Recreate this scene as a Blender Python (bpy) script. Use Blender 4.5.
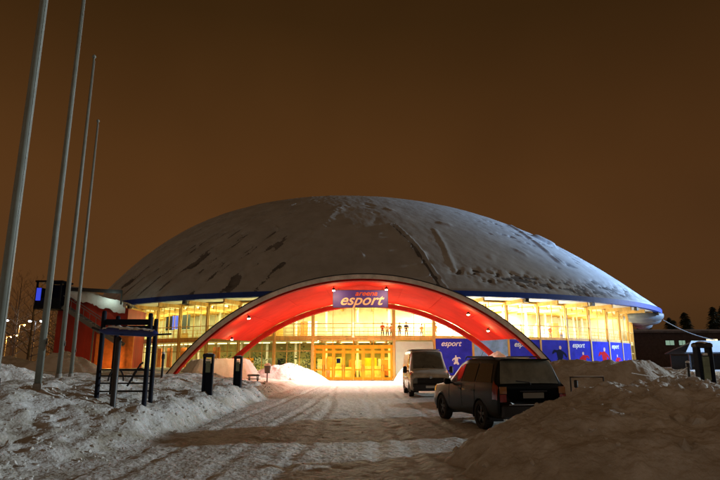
import bpy, math, random
import numpy as np
from mathutils import Vector, Matrix, noise as mnoise

for o in list(bpy.data.objects):
    bpy.data.objects.remove(o)
SC = bpy.context.scene
COL = SC.collection
R = math.radians
random.seed(7)
rng = np.random.default_rng(7)

# ------------------------------------------------------------------ camera
F = 560.0; TILT = math.atan(122 / 560)
cam_d = bpy.data.cameras.new('camera'); cam = bpy.data.objects.new('camera', cam_d); COL.objects.link(cam)
cam.location = (0, 0, 1.65); cam.rotation_euler = (math.pi / 2 + TILT, 0, 0)
cam_d.sensor_width = 36; cam_d.lens = 36 * F / 720; cam_d.clip_end = 3000; cam_d.clip_start = .05
SC.camera = cam

# ------------------------------------------------------------------ exposure, sky, lamp
vs = SC.view_settings
vs.view_transform = 'Standard'; vs.look = 'None'; vs.gamma = 1; vs.exposure = 0; vs.use_curve_mapping = False
LDIR = Vector((-.96 * math.cos(R(12.5)), -.27 * math.cos(R(12.5)), -math.sin(R(12.5)))).normalized()   # cool flood light travels this way
W = bpy.data.worlds.new('World'); SC.world = W; W.use_nodes = True
nt = W.node_tree; nt.nodes.clear()
def N(t, **k):
    n = nt.nodes.new(t)
    for a, b in k.items(): setattr(n, a, b)
    return n
tc = N('ShaderNodeTexCoord'); sep = N('ShaderNodeSeparateXYZ'); nt.links.new(tc.outputs['Generated'], sep.inputs[0])
rmp = N('ShaderNodeValToRGB'); cr = rmp.color_ramp
cr.elements[0].position = 0; cr.elements[0].color = (.068, .033, .0125, 1)
cr.elements[1].position = 1; cr.elements[1].color = (.0195, .0078, .0027, 1)
for p, c in ((.10, (.100, .0410, .0128, 1)), (.30, (.085, .0335, .0088, 1)), (.55, (.040, .0172, .0042, 1))):
    e = cr.elements.new(p); e.color = c
nt.links.new(sep.outputs[2], rmp.inputs[0])
# sky brightened behind the camera, added to lift the unlit snow
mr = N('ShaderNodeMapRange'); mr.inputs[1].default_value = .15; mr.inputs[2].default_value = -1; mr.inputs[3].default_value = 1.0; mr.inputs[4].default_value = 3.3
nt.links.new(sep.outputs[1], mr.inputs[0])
# slightly duller to the right, warmer to the left
mrx = N('ShaderNodeMapRange'); mrx.inputs[1].default_value = -.6; mrx.inputs[2].default_value = .7; mrx.inputs[3].default_value = 1.0; mrx.inputs[4].default_value = .72
nt.links.new(sep.outputs[0], mrx.inputs[0])
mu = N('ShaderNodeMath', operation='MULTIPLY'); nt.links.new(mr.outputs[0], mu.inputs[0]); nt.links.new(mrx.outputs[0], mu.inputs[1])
sno = N('ShaderNodeTexNoise'); sno.inputs['Scale'].default_value = 1.6; sno.inputs['Detail'].default_value = 3
nt.links.new(tc.outputs['Generated'], sno.inputs['Vector'])
smr = N('ShaderNodeMapRange'); smr.inputs[1].default_value = .3; smr.inputs[2].default_value = .7; smr.inputs[3].default_value = .80; smr.inputs[4].default_value = 1.20
nt.links.new(sno.outputs[0], smr.inputs[0])
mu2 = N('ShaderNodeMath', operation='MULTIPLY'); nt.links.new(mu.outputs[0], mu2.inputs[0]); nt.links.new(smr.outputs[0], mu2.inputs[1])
mry = N('ShaderNodeMapRange'); mry.inputs[1].default_value = .1; mry.inputs[2].default_value = -.8; nt.links.new(sep.outputs[1], mry.inputs[0])
mixc = N('ShaderNodeMixRGB'); mixc.inputs[2].default_value = (.058, .036, .020, 1); nt.links.new(mry.outputs[0], mixc.inputs[0]); nt.links.new(rmp.outputs[0], mixc.inputs[1])
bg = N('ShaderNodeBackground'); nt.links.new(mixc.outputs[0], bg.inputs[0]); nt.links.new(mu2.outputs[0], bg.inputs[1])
sky = N('ShaderNodeTexSky'); sky.sky_type = 'NISHITA'; sky.sun_disc = False
sky.sun_elevation = R(-4); sky.sun_rotation = math.atan2(.96, .27)
bg2 = N('ShaderNodeBackground'); bg2.inputs[1].default_value = .015; nt.links.new(sky.outputs[0], bg2.inputs[0])
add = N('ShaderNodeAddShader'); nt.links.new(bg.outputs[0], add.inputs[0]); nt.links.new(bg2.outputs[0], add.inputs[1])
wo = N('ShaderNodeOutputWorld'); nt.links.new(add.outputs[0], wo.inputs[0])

sd = bpy.data.lights.new('flood_light', 'SUN'); sd.energy = 1.75; sd.color = (.80, .94, 1.0); sd.angle = R(.8)
sun = bpy.data.objects.new('flood_light', sd); COL.objects.link(sun)
sun.rotation_euler = LDIR.to_track_quat('-Z', 'Y').to_euler(); sun.location = (60, 20, 25)

def _blank(): pass
def lamp(name, kind, loc, energy, color, size=1, target=None, size_y=None, spot=None, blend=.6):
    d = bpy.data.lights.new(name, kind); d.energy = energy; d.color = color
    if kind == 'AREA':
        d.size = size
        if size_y: d.shape = 'RECTANGLE'; d.size_y = size_y
    else:
        d.shadow_soft_size = size
    if spot: d.spot_size = R(spot); d.spot_blend = blend
    o = bpy.data.objects.new(name, d); COL.objects.link(o); o.location = loc
    if target is not None:
        o.rotation_euler = (Vector(target) - Vector(loc)).to_track_quat('-Z', 'Y').to_euler()
    return o

# ------------------------------------------------------------------ helpers
def tag(o, label=None, cat=None, group=None, kind=None):
    if label: o['label'] = label
    if cat: o['category'] = cat
    if group: o['group'] = group
    if kind: o['kind'] = kind
    return o

def empty(name, loc=(0, 0, 0), rz=0, label=None, cat=None, group=None):
    o = bpy.data.objects.new(name, None); COL.objects.link(o); o.location = loc; o.rotation_euler = (0, 0, rz)
    o.empty_display_size = .2
    return tag(o, label, cat, group)

def mesh(name, verts, faces, mat, parent=None, smooth=False):
    me = bpy.data.meshes.new(name)
    verts = np.asarray(verts, float)
    me.from_pydata(verts.tolist(), [], [list(map(int, f)) for f in faces])
    if smooth: me.polygons.foreach_set('use_smooth', [True] * len(me.polygons))
    me.update()
    o = bpy.data.objects.new(name, me); COL.objects.link(o)
    if mat: me.materials.append(mat)
    if parent: o.parent = parent
    return o

def gridmesh(name, X, Y, Z, mat, parent=None, smooth=True, wrap=False, flip=False):
    n, m = X.shape
    V = np.stack([X, Y, Z], -1).reshape(-1, 3)
    idx = np.arange(n * m).reshape(n, m)
    if wrap:
        idx = np.concatenate([idx, idx[:, :1]], 1)
    a, b, c, d = idx[:-1, :-1], idx[:-1, 1:], idx[1:, 1:], idx[1:, :-1]
    Q = np.stack([a, d, c, b] if flip else [a, b, c, d], -1).reshape(-1, 4)
    me = bpy.data.meshes.new(name)
    me.vertices.add(len(V)); me.vertices.foreach_set('co', V.ravel())
    me.loops.add(len(Q) * 4); me.loops.foreach_set('vertex_index', Q.ravel())
    me.polygons.add(len(Q)); me.polygons.foreach_set('loop_start', np.arange(0, len(Q) * 4, 4)); me.polygons.foreach_set('loop_total', np.full(len(Q), 4))
    me.polygons.foreach_set('use_smooth', np.full(len(Q), smooth))
    me.update(calc_edges=True); me.validate()
    o = bpy.data.objects.new(name, me); COL.objects.link(o)
    me.materials.append(mat)
    if parent: o.parent = parent
    return o

class MB:
    def __init__(s): s.v = []; s.f = []
    def _add(s, V, Fc):
        k = len(s.v); s.v += [tuple(p) for p in V]; s.f += [[i + k for i in f] for f in Fc]; return s
    def box(s, c, d, rz=0, M=None):
        V = [Vector((sx * d[0] / 2, sy * d[1] / 2, sz * d[2] / 2)) for sx in (-1, 1) for sy in (-1, 1) for sz in (-1, 1)]
        m = Matrix.Rotation(rz, 3, 'Z') if M is None else M
        V = [m @ v + Vector(c) for v in V]
        return s._add(V, [(0, 1, 3, 2), (4, 6, 7, 5), (0, 4, 5, 1), (2, 3, 7, 6), (0, 2, 6, 4), (1, 5, 7, 3)])
    def rbox(s, c, d, r=.02, rz=0):
        # box with chamfered vertical edges and top
        x, y, z = d[0] / 2, d[1] / 2, d[2] / 2; r = min(r, x * .9, y * .9, z * .9)
        def ring(a, b, h):
            return [(-a, -b + r, h), (-a, b - r, h), (-a + r, b, h), (a - r, b, h), (a, b - r, h), (a, -b + r, h), (a - r, -b, h), (-a + r, -b, h)]
        rings = [[(q[0] * (x - r) / x, q[1] * (y - r) / y, -z) for q in ring(x, y, 0)], ring(x, y, -z + r), ring(x, y, z - r), [(q[0] * (x - r) / x, q[1] * (y - r) / y, z) for q in ring(x, y, 0)]]
        m = Matrix.Rotation(rz, 3, 'Z')
        V = [m @ Vector(p) + Vector(c) for rr in rings for p in rr]
        Fc = []
        for k in range(3):
            for i in range(8):
                j = (i + 1) % 8; Fc.append((k * 8 + i, k * 8 + j, k * 8 + 8 + j, k * 8 + 8 + i))
        Fc.append(tuple(range(7, -1, -1))[::-1]); Fc.append(tuple(range(24, 32)))
        return s._add(V, Fc)
    def tube(s, pts, r, n=8, caps=True, close=False):
        pts = [Vector(p) for p in pts]; rs = r if isinstance(r, (list, tuple)) else [r] * len(pts)
        V = []; Fc = []; up = None
        L = len(pts)
        for i, p in enumerate(pts):
            if close: t = pts[(i + 1) % L] - pts[i - 1]
            else: t = pts[min(i + 1, L - 1)] - pts[max(i - 1, 0)]
            t.normalize()
            if up is None:
                up = Vector((0, 0, 1)) if abs(t.z) < .9 else Vector((1, 0, 0))
            a = t.cross(up)
            if a.length < 1e-5: a = t.cross(Vector((1, 0, 0)))
            a.normalize(); b = a.cross(t).normalized(); up = b
            for k in range(n):
                w = 2 * math.pi * k / n; V.append(p + a * math.cos(w) * rs[i] + b * math.sin(w) * rs[i])
        for i in range(L if close else L - 1):
            j = (i + 1) % L
            for k in range(n):
                l = (k + 1) % n; Fc.append((i * n + k, i * n + l, j * n + l, j * n + k))
        if caps and not close:
            Fc.append(tuple(range(n))[::-1]); Fc.append(tuple((L - 1) * n + k for k in range(n)))
        return s._add(V, Fc)
    def lathe(s, prof, c=(0, 0, 0), n=24, axis='Z'):
        V = []; Fc = []
        for (r, h) in prof:
            for k in range(n):
                w = 2 * math.pi * k / n; p = (r * math.cos(w), r * math.sin(w), h)
                if axis == 'X': p = (h, r * math.cos(w), r * math.sin(w))
                if axis == 'Y': p = (r * math.cos(w), h, r * math.sin(w))
                V.append(Vector(p) + Vector(c))
        for i in range(len(prof) - 1):
            for k in range(n):
                l = (k + 1) % n; Fc.append((i * n + k, i * n + l, (i + 1) * n + l, (i + 1) * n + k))
        return s._add(V, Fc)
    def quad(s, a, b, c, d): return s._add([a, b, c, d], [(0, 1, 2, 3)])
    def poly(s, P): return s._add(P, [tuple(range(len(P)))])
    def prism(s, P, off):
        n = len(P); off = Vector(off); V = [Vector(p) for p in P] + [Vector(p) + off for p in P]
        Fc = [tuple(range(n))[::-1], tuple(range(n, 2 * n))] + [(i, (i + 1) % n, n + (i + 1) % n, n + i) for i in range(n)]
        return s._add(V, Fc)
    def build(s, name, mat, parent=None, smooth=False):
        return mesh(name, s.v, s.f, mat, parent, smooth)

def copy_tree(o, parent=None, children=None):
    c = o.copy(); COL.objects.link(c); c.parent = parent
    for ch in CH.get(o.name, []): copy_tree(ch, c)
    return c
CH = {}
def index_children():
    CH.clear()
    for o in bpy.data.objects:
        if o.parent: CH.setdefault(o.parent.name, []).append(o)

# ------------------------------------------------------------------ noise
def _h(ix, iy, seed):
    n = (ix.astype(np.int64) * 374761393 + iy.astype(np.int64) * 668265263 + seed * 974634777) & 0xffffffff
    n = ((n ^ (n >> 13)) * 1274126177) & 0xffffffff
    return ((n ^ (n >> 16)) & 0xffff) / 65535.0
def vn(x, y, seed=0):
    x = np.asarray(x, float); y = np.asarray(y, float)
    ix, iy = np.floor(x), np.floor(y); fx, fy = x - ix, y - iy
    u = fx * fx * fx * (fx * (fx * 6 - 15) + 10); v = fy * fy * fy * (fy * (fy * 6 - 15) + 10)
    a, b = _h(ix, iy, seed), _h(ix + 1, iy, seed); c, d = _h(ix, iy + 1, seed), _h(ix + 1, iy + 1, seed)
    return (a + (b - a) * u) * (1 - v) + (c + (d - c) * u) * v - .5
def fbm(x, y, seed=0, oct=4, g=.5):
    s_ = 0; a = 1; x = np.asarray(x, float); y = np.asarray(y, float)
    for k in range(oct):
        s_ = s_ + a * vn(x * 2 ** k + 17.3 * k, y * 2 ** k - 9.1 * k, seed + k); a *= g
    return s_
def ss(a, b, x):
    t = np.clip((x - a) / (b - a), 0, 1); return t * t * (3 - 2 * t)

# ------------------------------------------------------------------ materials
MATS = {}
def mat(name, base, rough=.6, metal=0, bump=0, bscale=20, var=0, vscale=5, spec=.5, coat=0, emit=None, estr=0, dirt=None, stretch=None, detail=4):
    if name in MATS: return MATS[name]
    m = bpy.data.materials.new(name); m.use_nodes = True; t = m.node_tree; b = t.nodes['Principled BSDF']
    b.inputs['Base Color'].default_value = (*base, 1); b.inputs['Roughness'].default_value = rough; b.inputs['Metallic'].default_value = metal
    b.inputs['Specular IOR Level'].default_value = spec; b.inputs['Coat Weight'].default_value = coat
    if emit: b.inputs['Emission Color'].default_value = (*emit, 1); b.inputs['Emission Strength'].default_value = estr
    tcn = t.nodes.new('ShaderNodeTexCoord'); src = tcn.outputs['Object']
    if stretch:
        mp = t.nodes.new('ShaderNodeMapping'); mp.inputs['Scale'].default_value = stretch; t.links.new(src, mp.inputs[0]); src = mp.outputs[0]
    if var or dirt:
        n = t.nodes.new('ShaderNodeTexNoise'); n.inputs['Scale'].default_value = vscale; n.inputs['Detail'].default_value = 6; n.inputs['Roughness'].default_value = .65
        t.links.new(src, n.inputs['Vector'])
        r = t.nodes.new('ShaderNodeValToRGB')
        lo = dirt if dirt else tuple(c * (1 - var) for c in base)
        hi = tuple(min(1, c * (1 + (var if not dirt else 0))) for c in base)
        r.color_ramp.elements[0].color = (*lo, 1); r.color_ramp.elements[1].color = (*hi, 1)
        r.color_ramp.elements[0].position = .32; r.color_ramp.elements[1].position = .62
        t.links.new(n.outputs[0], r.inputs[0]); t.links.new(r.outputs[0], b.inputs['Base Color'])
    if bump:
        n2 = t.nodes.new('ShaderNodeTexNoise'); n2.inputs['Scale'].default_value = bscale; n2.inputs['Detail'].default_value = detail; t.links.new(src, n2.inputs['Vector'])
        bp = t.nodes.new('ShaderNodeBump'); bp.inputs['Strength'].default_value = bump; bp.inputs['Distance'].default_value = .05
        t.links.new(n2.outputs[0], bp.inputs['Height']); t.links.new(bp.outputs[0], b.inputs['Normal'])
    MATS[name] = m; return m

def glass_mat(name, tint=(.9, .95, .9), refl=.12, rough=.02, alpha_dark=0.0):
    m = bpy.data.materials.new(name); m.use_nodes = True; t = m.node_tree; t.nodes.clear()
    tr = t.nodes.new('ShaderNodeBsdfTransparent'); tr.inputs[0].default_value = (*tint, 1)
    gl = t.nodes.new('ShaderNodeBsdfGlossy'); gl.inputs['Roughness'].default_value = rough
    fr = t.nodes.new('ShaderNodeFresnel'); fr.inputs[0].default_value = 1.45
    mx = t.nodes.new('ShaderNodeMixShader'); t.links.new(fr.outputs[0], mx.inputs[0]); t.links.new(tr.outputs[0], mx.inputs[1]); t.links.new(gl.outputs[0], mx.inputs[2])
    o = t.nodes.new('ShaderNodeOutputMaterial'); t.links.new(mx.outputs[0], o.inputs[0]); return m

M_snow = mat('snow', (.74, .75, .75), .75, bump=.9, bscale=11, dirt=(.40, .36, .28), vscale=1.5, spec=.1, detail=8)
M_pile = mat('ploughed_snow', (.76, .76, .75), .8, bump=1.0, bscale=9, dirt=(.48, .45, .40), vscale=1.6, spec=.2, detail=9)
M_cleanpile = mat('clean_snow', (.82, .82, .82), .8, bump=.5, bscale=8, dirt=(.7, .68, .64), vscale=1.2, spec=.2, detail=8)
M_drive = mat('packed_snow', (.76, .76, .75), .6, bump=.9, bscale=10, dirt=(.42, .39, .34), vscale=5, spec=.12, detail=9)
M_roofmetal = mat('roof_membrane', (.15, .15, .155), .8, spec=.1, bump=.15, bscale=4, var=.4, vscale=.8)
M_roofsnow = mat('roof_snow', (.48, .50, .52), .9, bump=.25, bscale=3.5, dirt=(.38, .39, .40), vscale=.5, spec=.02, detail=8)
M_fascia = mat('blue_fascia', (.012, .04, .25), .5, spec=.2, var=.2, vscale=2)
M_soffit = mat('soffit_board', (.62, .60, .52), .6, var=.12, vscale=1.5)
M_wood = mat('glulam', (.62, .36, .09), .45, var=.25, vscale=3, stretch=(1, 1, .15))
M_doorwood = mat('door_wood', (.78, .30, .014), .6, spec=.1, var=.15, vscale=4, stretch=(1, 1, .2))
M_cream = mat('cream_wall', (.70, .67, .50), .7, var=.12, vscale=1.5, bump=.1)
M_olive = mat('lobby_wall', (.42, .40, .16), .7, var=.4, vscale=.9)
M_greyg = mat('pale_panel', (.50, .54, .44), .6, var=.1, vscale=1)
M_white = mat('white_paint', (.78, .78, .76), .5, var=.06, vscale=3)
M_concrete = mat('concrete', (.30, .29, .27), .85, bump=.3, bscale=12, var=.2, vscale=3)
M_glass = glass_mat('window_glass', (.93, .95, .88))
M_doorglass = glass_mat('door_glass', (.95, .85, .35))
M_poster = mat('poster_blue', (.03, .035, .50), .75, spec=.05, var=.18, vscale=1.3)
M_poster2 = mat('poster_pale_blue', (.22, .36, .72), .35, var=.35, vscale=1.1)
M_red = mat('canopy_red', (.62, .022, .010), .85, spec=.06, bump=.08, bscale=1.5, var=.1, vscale=.8)
M_redrib = mat('canopy_rib_red', (.42, .022, .012), .8, spec=.08, var=.15, vscale=2)
M_rib = mat('canopy_rib_grey', (.78, .74, .68), .6, bump=.25, bscale=8, var=.25, vscale=1.5)
M_dark = mat('dark_metal', (.018, .018, .02), .45, var=.3, vscale=5)
M_navy = mat('navy_paint', (.006, .009, .02), .7, spec=.2, var=.35, vscale=4)
M_bluesh = mat('blue_plastic', (.015, .03, .17), .35, var=.25, vscale=4)
M_pole = mat('pole_paint', (.22, .24, .21), .4, var=.12, vscale=3, bump=.05)
M_redwall = mat('red_boarding', (.42, .035, .018), .6, var=.25, vscale=1.2, bump=.3, bscale=5, stretch=(1, 1, .1))
M_trunk = mat('bark', (.10, .065, .04), .9, bump=.5, bscale=10, var=.3)
M_needle = mat('needles', (.03, .045, .025), .8, var=.3)
M_brick = mat('dark_brick', (.07, .055, .05), .85, bump=.2, var=.3, vscale=2)
M_lens = mat('lamp_lens_warm', (1, .9, .7), .3, emit=(1, .72, .36), estr=60)
M_lensc = mat('lamp_lens_cool', (1, 1, 1), .3, emit=(.82, .9, 1), estr=28)
M_lensa = mat('lamp_lens_amber', (1, .8, .5), .3, emit=(1, .45, .08), estr=22)
M_tube = mat('ceiling_light', (1, 1, .9), .3, emit=(1, .9, .42), estr=4)
M_litwin = mat('lit_window', (1, .9, .6), .3, emit=(1, .85, .5), estr=1.6)
M_litwing = mat('lit_window_green', (.6, .9, .8), .3, emit=(.45, .8, .6), estr=.35)
M_screen = mat('blue_screen', (.05, .1, .6), .3, emit=(.04, .07, .8), estr=.8)
M_tyre = mat('tyre_rubber', (.02, .02, .02), .85, bump=.3, bscale=30)
M_rim = mat('alloy_rim', (.10, .10, .10), .45, metal=.6)
M_carpaint = mat('black_car_paint', (.004, .005, .005), .38, coat=.06, spec=.2, var=.3, vscale=2)
M_vanpaint = mat('dirty_white_van_paint', (.74, .72, .66), .4, coat=.3, dirt=(.50, .47, .40), vscale=2.0)
M_carglass = mat('tinted_glass', (.02, .022, .02), .06, spec=.8, coat=.3)
M_rearglass = mat('frosted_rear_glass', (.17, .18, .15), .35, var=.35, vscale=2.5)  # paler and rougher than the other car windows
M_frost = mat('frosted_windscreen', (.17, .17, .145), .55, var=.25, vscale=2.5)
M_tail = mat('tail_light_red', (.28, .015, .01), .15, coat=1)
M_tailam = mat('tail_light_amber', (.35, .14, .03), .2, coat=1)
M_head = mat('headlight_glass', (.55, .55, .52), .1, coat=1, metal=.3)
M_chrome = mat('chrome', (.6, .6, .6), .2, metal=1)
M_plate = mat('number_plate', (.55, .55, .52), .4)
M_skin = mat('skin', (.55, .33, .24), .6)
M_hair = mat('hair', (.06, .035, .02), .8)
M_orange = mat('orange_paint_and_glow', (.70, .22, .05), .6, var=.2, vscale=2)  # paint of indoor fittings; on the stair tower it stands in for lamplight

# ------------------------------------------------------------------ ground
def H(x, y):
    x = np.asarray(x, float); y = np.asarray(y, float)
    w = .45 * vn(y * .33, x * 0 + 3, 5) + .35 * vn(y * 1.1, x * 0 + 8, 6)
    # left bank beside the driveway
    edge = -4.35 + w * .8
    t = ss(0, -.85 - .9 * ss(15, 10, y), x - edge) * (1 - .55 * ss(30, 36, y) * ss(-14, -9, x))
    h = t * (.60 + .46 * ss(-5.6, -8.2, x)) * (1 - .62 * ss(14.5, 9, y) * ss(-12, -6, x))
    # ploughed windrows and trodden tracks on the bank
    near = np.exp(-((x - edge + 1.3) / 1.1) ** 2) * (1 - ss(30, 38, y))
    h = h + near * (.0 + .24 * np.abs(fbm(x * 1.1, y * .55, 11, 5, .6)))
    h = h + t * (.30 * np.abs(fbm(x * .62 + .2 * y, y * .25, 21, 5, .55)) - .08) * ss(45, 28, y) * ss(-30, -16, x)
    h = h + t * (.09 * np.abs(fbm(x * 1.7, y * 1.3, 31, 5, .62)) - .05) * ss(45, 25, y) + t * .06 * fbm(x * 5, y * 4, 37, 3) * ss(26, 14, y)
    # right side plain beyond the ploughed heaps
    tr = ss(8.2, 11.5, x + .8 * vn(y * .25, y * 0, 41)) * ss(10.5, 16, y) * (1 - ss(46, 52, y) * ss(34, 24, x))
    h = h + tr * (.75 + .25 * fbm(x * .25, y * .25, 43, 3)) * ss(140, 90, y)
    # trampled roughness of the driveway
    dr = (1 - t) * (1 - tr) * ss(60, 30, y)
    h = h + dr * (.022 * fbm(x * 4.2, y * 3.6, 51, 4, .7) + .035 * fbm(x * .35, y * .25, 53, 2))
    for xr, am, ph in ((-1.6, .5, 0), (-.1, .5, 0), (.9, .35, 2), (2.3, .35, 2), (-3.2, .4, 4), (-2.0, .3, 4.4)):      # tyre ruts
        xc = xr + am * np.sin(y * .09 + ph) + .15 * vn(y * .3, y * 0, 63); h = h - dr * .028 * np.exp(-((x - xc) / .13) ** 2) + dr * .014 * np.exp(-((np.abs(x - xc) - .24) / .08) ** 2)
    h = h - (dr + t) * .05 * np.maximum(0, vn(x * 3.1, y * 2.4, 67) - .22) * 2 * ss(30, 16, y)
    h = h + .02 * fbm(x * 5, y * 5, 61, 2) * ss(30, 12, y)
    far = ss(150, 600, np.hypot(x, y))
    h = h * (1 - far) + far * 0.0
    # never any bank under the camera
    return h

def axis(segs):
    out = []
    for a, b, st in segs: out.append(np.arange(a, b, st))
    return np.unique(np.round(np.concatenate(out), 4))
gx = axis([(-1500, -200, 100), (-200, -60, 10), (-60, -20, 1.0), (-20, -10, .22), (-10, 12, .085), (12, 24, .25), (24, 60, 1.2), (60, 200, 10), (200, 1501, 100)])
gy = axis([(-300, -20, 20), (-20, 2, 1), (2, 7, .2), (7, 20, .075), (20, 36, .15), (36, 56, .4), (56, 120, 2), (120, 300, 15), (300, 2001, 100)])
XX, YY = np.meshgrid(gx, gy, indexing='xy')
ground = gridmesh('snow_ground', XX, YY, H(XX, YY), M_snow)
tag(ground, kind='structure')
# driveway: the packed, sanded strip, a sheet just above the ground
dx = axis([(-4.1, 8.1, .1)]); dy = axis([(3, 20, .08), (20, 52.1, .2)])
DX, DY = np.meshgrid(dx, dy, indexing='xy')
edgeL = .35 * vn(DY * .5, DY * 0, 71)
DXs = DX + edgeL * np.clip((2 - DX) / 6, 0, 1)
drive = gridmesh('driveway', DXs, DY, H(DXs, DY) + .012, M_drive)
tag(drive, kind='structure')

def gz(x, y): return float(H(np.array(x), np.array(y)))

def pile(name, cx, cy, rx, ry, h, seed, m, label, cat='snow pile', group=None, rz=0, rough=.25, pw=1.6, skew=0, n=90, nr=60, base=None, flat=0):
    th = np.linspace(0, 2 * np.pi, n, endpoint=False)[None]; r = np.linspace(0, 1, nr)[:, None]
    rw = 1 + .22 * fbm(np.cos(th) * 1.7 + 5, np.sin(th) * 1.7, seed, 3)
    lx = r * rx * rw * np.cos(th); ly = r * ry * rw * np.sin(th)
    prof = (1 - r ** pw) if not flat else np.minimum(1, (1 - r ** pw) / (1 - flat))
    c, s = math.cos(rz), math.sin(rz)
    X = cx + lx * c - ly * s + skew * prof * rx; Y = cy + lx * s + ly * c
    nn = fbm(X * .8, Y * .8, seed + 3, 5, .55)
    lump = np.abs(fbm(X * 1.6, Y * 1.6, seed + 9, 4, .5))
    Z = h * prof * (1 + rough * nn) + rough * .45 * lump * np.minimum(1, prof * 3) * min(1, h) - .25 * r ** 6
    if nr > 125 and cy < 13:        # crusty shovelled surface close to the camera
        cr1 = np.abs(fbm(X * 3.3, Y * 3.3, seed + 15, 4, .6)); cr2 = np.abs(vn(X * 9, Y * 9, seed + 21)); Z = Z + np.minimum(1, prof * 4) * (.07 * cr1 + .03 * np.maximum(0, cr2 - .2))
        stp = fbm(X * .9 + 4, Y * .9, seed + 31, 3); Z = Z - .05 * ss(.02, .14, stp) * np.minimum(1, prof * 2.5)
    b = gz(cx, cy) if base is None else base
    o = gridmesh(name, X - cx, Y - cy, Z, m, wrap=True, flip=True); o.location = (cx, cy, b)
    return tag(o, label, cat, group)

G = 'ploughed snow piles around the car park'
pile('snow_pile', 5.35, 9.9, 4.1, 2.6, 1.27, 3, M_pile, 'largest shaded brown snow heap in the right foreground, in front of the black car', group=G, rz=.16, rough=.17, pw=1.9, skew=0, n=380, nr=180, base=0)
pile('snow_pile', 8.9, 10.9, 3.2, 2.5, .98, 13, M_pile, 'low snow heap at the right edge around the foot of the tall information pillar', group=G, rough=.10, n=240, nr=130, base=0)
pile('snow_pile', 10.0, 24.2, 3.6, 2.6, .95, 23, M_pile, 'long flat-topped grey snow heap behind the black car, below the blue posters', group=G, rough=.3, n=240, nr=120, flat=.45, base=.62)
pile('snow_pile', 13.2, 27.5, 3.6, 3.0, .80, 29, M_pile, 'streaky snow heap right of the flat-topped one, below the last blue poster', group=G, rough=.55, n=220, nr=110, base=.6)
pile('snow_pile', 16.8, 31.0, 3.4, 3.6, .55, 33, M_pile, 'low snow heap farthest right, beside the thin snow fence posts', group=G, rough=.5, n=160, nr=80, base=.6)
pile('snow_pile', -6.0, 47.0, 3.8, 2.4, 1.5, 37, M_cleanpile, 'bright white snow heap left of the orange entrance doors', group=G, rough=.22, n=180, nr=90, base=0)
pile('snow_pile', 4.6, 46.8, 2.0, 3.0, 1.8, 39, M_cleanpile, 'bright white snow heap right of the orange doors, behind the van', group=G, rough=.2, n=160, nr=80, base=0)
pile('snow_pile', -10.2, 42.0, 3.2, 2.2, 1.45, 43, M_cleanpile, 'high red-lit snow heap under the left foot of the canopy', group=G, rough=.15, n=180, nr=90, flat=.5, base=.35)
pile('snow_pile', 10.4, 43.0, 2.8, 2.2, 2.1, 47, M_cleanpile, 'pinkish snow heap under the right foot of the canopy, seen above the car roof', group=G, rough=.2, n=160, nr=80, base=.2)
pile('snow_pile', -18.5, 35.5, 2.7, 2.2, 1.15, 53, M_cleanpile, 'rounded white snow heap at the foot of the red stair tower', group=G, rough=.3, n=160, nr=80)
pile('snow_pile', -22.5, 36.0, 3.6, 2.6, .8, 57, M_pile, 'wide low snow heap at the left, behind the second flagpole', group=G, rough=.35, n=160, nr=80)
pile('snow_pile', -13.6, 21.0, 2.2, 1.8, .55, 59, M_pile, 'small trodden snow heap at the left edge near the nearest flagpole', group=G, rough=.5, n=140, nr=70)

# broken clods and crumbs of ploughed snow lying on the heaps, along the bank and on the driveway
def clods(seed):
    rn = np.random.default_rng(seed); m = MB()
    ico = []
    bmv = [(0, 0, 1), (.89, 0, .45), (.28, .85, .45), (-.72, .53, .45), (-.72, -.53, .45), (.28, -.85, .45), (.72, .53, -.45), (-.28, .85, -.45), (-.89, 0, -.45), (-.28, -.85, -.45), (.72, -.53, -.45), (0, 0, -1)]
    fc = [(0, 1, 2), (0, 2, 3), (0, 3, 4), (0, 4, 5), (0, 5, 1), (1, 6, 2), (2, 7, 3), (3, 8, 4), (4, 9, 5), (5, 10, 1), (6, 7, 2), (7, 8, 3), (8, 9, 4), (9, 10, 5), (10, 6, 1), (11, 7, 6), (11, 8, 7), (11, 9, 8), (11, 10, 9), (11, 6, 10)]
    def one(p, r):
        j = rn.uniform(.55, 1.25, 12); sc = rn.uniform(.6, 1.3, 3) * r; a = rn.uniform(0, 2 * math.pi); c, s = math.cos(a), math.sin(a)
        V = [((x * c - y * s) * sc[0] * k + p[0], (x * s + y * c) * sc[1] * k + p[1], z * sc[2] * k * .8 + p[2]) for (x, y, z), k in zip(bmv, j)]; m._add(V, fc)
    for o in [q for q in bpy.data.objects if q.name.startswith('snow_pile')]:
        co = np.empty(len(o.data.vertices) * 3); o.data.vertices.foreach_get('co', co); co = co.reshape(-1, 3)
        n_ = 700 if o.name == 'snow_pile' else 170
        ok = np.where(co[:, 2] > .02)[0]
        for i in rn.choice(ok, n_): one((co[i, 0] + o.location.x, co[i, 1] + o.location.y, co[i, 2] + o.location.z), .015 + .05 * rn.random() ** 3 + (.05 + .07 * rn.random()) * (rn.random() < .06))
    for k in range(2600):
        y = 6.5 + 28 * rn.random() ** 1.5; x = -4.6 - abs(rn.normal()) * 2.0 + rn.normal() * .25 if k % 4 else rn.uniform(-4, 5); r = .012 + .045 * rn.random() ** 3 + (.04 if rn.random() < .02 else 0)
        if x > -4.2: r *= .5
        one((x, y, gz(x, y) + r * .3), r)
    return m.build('snow_clods', M_pile)
tag(clods(5), 'loose clods and crumbs of snow scattered over the heaps and beside the driveway', 'snow clods', kind='stuff')

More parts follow.
